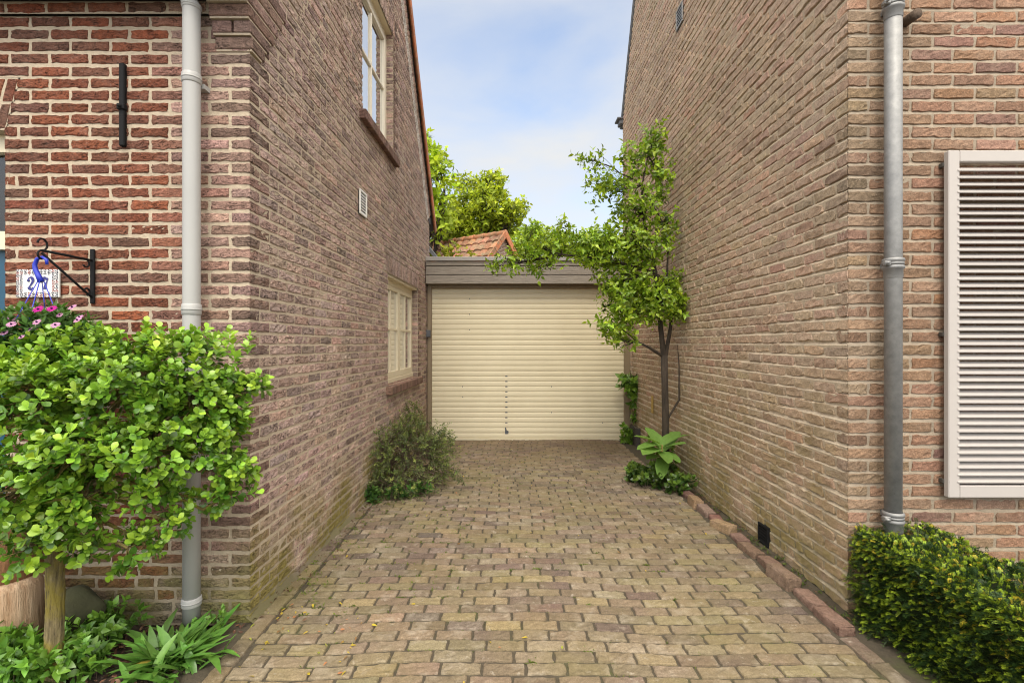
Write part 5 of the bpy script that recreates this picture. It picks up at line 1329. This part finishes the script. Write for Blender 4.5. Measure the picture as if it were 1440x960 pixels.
p = np.concatenate([P(x, y, 7.08) + rng.normal(0, s_, (k, 3)) * np.array([1, .6, .8]) for x, y, s_, k in ((884, 538, .07, 14), (898, 545, .06, 9), (890, 560, .05, 8), (899, 587, .055, 12), (884, 610, .06, 13), (889, 618, .05, 7), (880, 545, .05, 6))])
under(leaf_obj('foliage', shoots(p, rng.normal(0, .5, p.shape) + np.array([-.2, -.5, .3]), rng, 6, .06, .07, .65, (.07, .15, .02), (.17, .29, .03), 'ovate', 1.0, .2), M['leaf']), cl)
pb = thing('planter_box', 'low dark wooden planter edging in the corner right of the roller door', 'planter', tuple(P(905, 625, 6.6) * np.array([1, 1, 0])))
w1 = MB(); xa, xb = P(894, 0, 6.85)[0], RX - .01
w1.box((xa, 6.83, 0), (xb, 6.86, .27), bev=.004); under(w1.build('front_board', M['shadowgap']), pb)
w2 = MB(); w2.box((xa, 6.862, 0), (xa + .03, 7.2, .27), bev=.004); under(w2.build('side_board', M['shadowgap']), pb)
w3 = MB(); w3.box((xa + .032, 6.862, .0), (xb, 7.2, .20)); under(w3.build('soil', M['soil']), pb)
# yellow sticker plate on the wall behind the trunk
yl = MB(); yz = P(922, 570, 6.2); yl.box((RX - .016, 6.2, yz[2] - .1), (RX - .011, 6.28, yz[2] + .12), 0); yp_ = yl.build('wall_plate', plain('faded_yellow_plate', (.42, .28, .06), .6, var=.5, vs=40)); tag(yp_, 'small faded yellow plate on the right wall left of the pear trunk', 'plate')

# ================================================================ TREES BEYOND
def bg_tree(name, lab, cat_, spots, d, base, trunkpx, L, c0, c1, seed, dens=1.0, shape='ovate', W=.6, nl=6):
    g = np.random.default_rng(seed); tb = MB(); b = P(trunkpx, 0, d); b[2] = 0; r_ = thing(name, lab, cat_, tuple(b)); allp, alld = [], []
    ct = np.mean([P(x, y, d) for x, y, _, _, _, _ in spots], 0)
    fork = b * .4 + ct * .6; fork[0] = b[0] * .6 + ct[0] * .4
    limb(tb, b, fork, .16, .09, g, 9, 5, .03)
    for (px, py, rx, ry, rd_, k) in spots:
        c = P(px, py, d + g.normal(0, .3)); rr = np.array([rx / F * d, rd_, ry / F * d]); k = int(k * dens); p, dn_ = in_ell(k, g, c, rr, .25)
        pts = limb(tb, fork + g.normal(0, .1, 3), c, .05, .02, g, 6, 5, .08)
        for q in p[::3]: limb(tb, pts[g.integers(2, 6)], q, .014, .005, g, 4, 3, .08)
        allp.append(p); alld.append(dn_ * .7 + UP * .4 + g.normal(0, .45, p.shape))
    under(tb.build('trunk', M['bark_dark']), r_); P_, D_ = np.concatenate(allp), np.concatenate(alld)
    under(leaf_obj('crown', shoots(np.concatenate([P_, P_ + g.normal(0, L * .9, P_.shape)]), np.concatenate([D_, D_ + g.normal(0, .6, D_.shape)]) - UP * .2, g, 4, L * 1.5, L, W, c0, c1, shape, 1.05, .3, .4, .25, lj=.4), M['leaf_far']), r_); return r_
bg_tree('broadleaf_tree', 'large yellow green broadleaf tree rising behind the tiled outbuilding', 'tree', [(690, 290, 26, 30, 1.0, 120), (660, 300, 30, 30, 1.0, 140), (695, 262, 16, 20, .5, 50), (720, 300, 16, 14, .6, 46), (630, 310, 26, 30, 1.0, 120), (650, 335, 40, 22, 1.0, 150), (705, 325, 26, 18, .8, 90), (612, 335, 20, 30, .8, 80), (735, 290, 8, 8, .3, 10), (672, 262, 12, 14, .4, 20), (648, 258, 14, 10, .4, 14)], 17.0, 0, 660, .105, (.23, .29, .02), (.44, .52, .045), 201, 2.0)
bg_tree('broadleaf_tree', 'pale green large leaved tree standing close behind the left house gable', 'tree', [(608, 225, 14, 18, .4, 26), (618, 238, 14, 14, .4, 20), (605, 260, 10, 20, .4, 16), (625, 268, 12, 10, .4, 8), (615, 300, 18, 24, .5, 34), (600, 290, 20, 40, .5, 30), (604, 205, 6, 10, .3, 6), (628, 318, 16, 12, .4, 16)], 11.6, 0, 585, .115, (.26, .36, .03), (.46, .58, .05), 202, 1.0)
bg_tree('broadleaf_tree', 'mid green bushy tree right of the outbuilding gable behind the pear branch', 'tree', [(745, 340, 22, 22, .7, 70), (775, 345, 24, 20, .7, 70), (730, 350, 14, 14, .5, 40), (800, 355, 26, 18, .7, 60), (748, 322, 10, 8, .4, 14), (835, 360, 26, 20, .7, 60)], 14.0, 0, 770, .085, (.19, .29, .03), (.38, .50, .05), 203, 1.8)
groundcover_ = None
g = np.random.default_rng(204)
cr_ = thing('creeper', 'yellow green creeper spilling over the left end of the tiled outbuilding roof', 'creeper', tuple(P(635, 350, 10.4) * np.array([1, 1, 0])))
cst = MB(); cst.tube([P(628, 480, 10.3) * np.array([1, 1, 0]), P(630, 375, 10.3), P(640, 352, 10.3)], [.03, .02, .01], 6); under(cst.build('stem', M['twig']), cr_)
p = np.concatenate([P(x, y, dd_) + g.normal(0, .09, (k, 3)) for x, y, dd_, k in ((640, 360, 10.1, 16), (626, 360, 10.1, 18), (655, 362, 10.0, 7))])
under(leaf_obj('foliage', shoots(p, g.normal(0, .5, p.shape) + UP * .4, g, 6, .09, .07, .6, (.16, .19, .015), (.34, .34, .03), 'ovate', 1.0, .2), M['leaf_soft']), cr_)

# ================================================================ LOOSE EDGING BRICKS (right)
g = np.random.default_rng(211)
EL = ['pinkish brown loose brick closest to the hedge in the raised edging row', 'pinkish loose brick second from the hedge in the edging row', 'large tilted brown loose brick third from the hedge', 'cracked brown loose brick fourth from the hedge, before the tilted one',
      'narrow brown edging brick fifth from the hedge, opposite the air brick', 'reddish edging brick sixth from the hedge, left of the air brick', 'skewed yellow brown edging brick seventh from the hedge', 'small red edging brick between the skewed yellow one and the grey brown one', 'grey brown edging brick ninth from the hedge', 'square ended tan edging brick next to last before the ivy', 'dark red edging brick beside the ivy, last of the row']
EC = [(.19, .122, .095), (.215, .142, .112), (.19, .135, .097), (.19, .125, .095), (.175, .12, .085), (.18, .115, .095), (.29, .21, .125), (.20, .105, .088), (.215, .155, .128), (.28, .195, .12), (.14, .08, .065)]
y = 2.42
for i in range(11):
    Lb = (.205, .20, .21, .185, .195, .18, .195, .155, .185, .195, .19)[i]; rz = (.05, -.06, .10, -.09, .07, -.05, .30, -.08, .06, -.07, .08)[i] + g.normal(0, .03); hh = (.030, .022, .062, .036, .028, .022, .05, .018, .036, .056, .026)[i]
    xx = 1.655 + (.004, .016, -.006, .014, .002, .016, -.014, .016, .004, -.004, .014)[i]; m_ = MB(); nx, ny, nz_ = 10, 5, 4
    vs = []; idx = {}
    W_, H_ = .088, .10
    def bp_(a, b_, c_):
        p_ = np.array([(a - .5) * W_, (b_ - .5) * Lb, (c_ - 1) * H_]); r = .010
        q = np.clip(p_, [-W_ / 2 + r, -Lb / 2 + r, -H_ + r], [W_ / 2 - r, Lb / 2 - r, -r]); dv_ = p_ - q; l = np.linalg.norm(dv_)
        p_ = q + (dv_ / l * r if l > r else dv_); return p_ + g.normal(0, .0013, 3)
    fs = []
    def grid(f, n1, n2):
        b0 = len(vs)
        for u in range(n1 + 1):
            for v in range(n2 + 1):
                key = tuple(np.round(f(u / n1, v / n2), 4))
                if key not in idx: idx[key] = len(vs_); vs_.append(bp_(*key))
        for u in range(n1):
            for v in range(n2): fs.append(tuple(idx[tuple(np.round(f(a / n1, b_ / n2), 4))] for a, b_ in ((u, v), (u + 1, v), (u + 1, v + 1), (u, v + 1))))
    vs_ = []; ss_ = lambda t: .5 - .5 * math.cos(math.pi * t)
    grid(lambda a, b_: (ss_(a), ss_(b_), 1), 8, 14); grid(lambda a, b_: (0, ss_(a), ss_(b_)), 14, 8); grid(lambda a, b_: (1, ss_(b_), ss_(a)), 8, 14); grid(lambda a, b_: (ss_(b_), 0, ss_(a)), 8, 8); grid(lambda a, b_: (ss_(a), 1, ss_(b_)), 8, 8)
    m_.add(vs_, fs, 0, EC[i], True); o = m_.build('edging_brick', M['brick_e']); o.location = (xx, y + Lb / 2, .022 + hh); o.rotation_euler = (g.normal(0, .05), g.normal(0, .05) + (.12 if i == 2 else 0), rz * 1.3)
    tag(o, EL[i], 'brick', 'loose edging bricks along the right wall'); y += Lb + (.012, .02, .008, .022, .014, .02, .014, .01, .02, .012, .01)[i]

# ================================================================ WEEDS, MOSS, FALLEN LEAVES
g = np.random.default_rng(221); tuft = []
def tufts(n, xs, ys, L, c0, c1, cl=10, zadd=.016):
    x = xs(n); y = ys(n); b = np.stack([x, y, undul(x, y) + zadd], 1); p = np.repeat(b, cl, 0) + np.concatenate([g.normal(0, .012, (n * cl, 2)), np.zeros((n * cl, 1))], 1)
    dd = np.stack([g.normal(0, .7, n * cl), g.normal(0, .7, n * cl), np.full(n * cl, .55)], 1); ln = L * g.uniform(.5, 1.3, n * cl); t = g.random((n * cl, 1))
    tuft.append(leaves(p, dd, UP + g.normal(0, .2, (n * cl, 3)), ln, ln * .35, np.array(c0) * (1 - t) + np.array(c1) * t, 'small', .2, .3, g))
def snap(y): return DY0 + np.round((y - DY0) / HP) * HP
def bowx(x, y): return y + (.022 * np.sin((x + .9) * 1.15) + .010 * np.sin(x * 3.1 + y * .9)) * np.clip((y - 1.2) / 3, .25, 1) + .006 * np.sin(x * 7 + y * 2.2)
def jxy(n, x0, x1, y0, y1, L, cl=10):
    x = g.uniform(x0, x1, n); y = bowx(x, snap(g.uniform(y0, y1, n)))
    tufts(n, lambda k: x, lambda k: y, L, (.06, .09, .015), (.17, .22, .03), cl, .012)
jxy(320, -1.0, 1.55, 1.7, 7.0, .012, 10); jxy(130, .0, 1.4, 3.0, 6.6, .016, 11); jxy(110, -1.1, -.3, 2.5, 4.4, .020, 12); jxy(70, -.9, .2, 4.5, 7.0, .022, 11); jxy(14, -1.0, 1.5, 1.9, 3.2, .016, 40)
n = 95; yy = g.uniform(2.6, 4.5, n); xx = lwx(yy) + np.abs(g.normal(.05, .08, n)) + .02; tufts(n, lambda k: xx, lambda k: yy, .016, (.07, .11, .015), (.22, .27, .04), 9, .02)
n = 45; yy2 = g.uniform(2.5, 4.7, n); xx2 = np.full(n, 1.76) + g.normal(0, .02, n); tufts(n, lambda k: xx2, lambda k: yy2, .02, (.06, .09, .02), (.14, .18, .04), 10, .02)
wd = leaf_obj('moss_and_weeds', tuft, M['leaf_soft']); wd['kind'] = 'stuff'
n = 120; x = g.uniform(-1.25, 1.6, n); y = g.uniform(1.9, 6.8, n); k_ = g.random(n) < .45; x[k_] = g.uniform(-1.3, -.7, k_.sum()); y[k_] = g.uniform(1.95, 2.7, k_.sum()); an = g.uniform(0, 6.28, n)
cc = np.array([[.55, .42, .05], [.50, .36, .06], [.28, .16, .07], [.45, .20, .10], [.40, .42, .08]])[g.integers(0, 5, n)]
ln = g.uniform(.012, .032, n); fl2 = leaf_obj('fallen_leaves', [leaves(np.stack([x, y, undul(x, y) + .028], 1), np.stack([np.cos(an), np.sin(an), np.zeros(n)], 1), UP + g.normal(0, .25, (n, 3)), ln, ln * .42, cc, 'ovate', .3, .2, g)], M['leaf_soft']); fl2['kind'] = 'stuff'
n = 500; yd = np.where(g.random(n) < .5, g.normal(4.5, .18, n), g.uniform(2.5, 4.8, n)); xl = g.random(n) < .6
xd = np.where(xl, lwx(yd) + np.abs(g.normal(.05, .1, n)), 1.76 + g.normal(0, .03, n)); an = g.uniform(0, 6.28, n); cc = np.array([[.12, .06, .04], [.18, .10, .06], [.09, .05, .03]])[g.integers(0, 3, n)]
ln = g.uniform(.012, .03, n); ld = leaf_obj('leaf_litter', [leaves(np.stack([xd, yd, undul(xd, yd) + .03], 1), np.stack([np.cos(an), np.sin(an), g.normal(0, .2, n)], 1), UP + g.normal(0, .4, (n, 3)), ln, ln * .4, cc, 'small', .4, .2, g)], M['leaf_soft']); ld['kind'] = 'stuff'
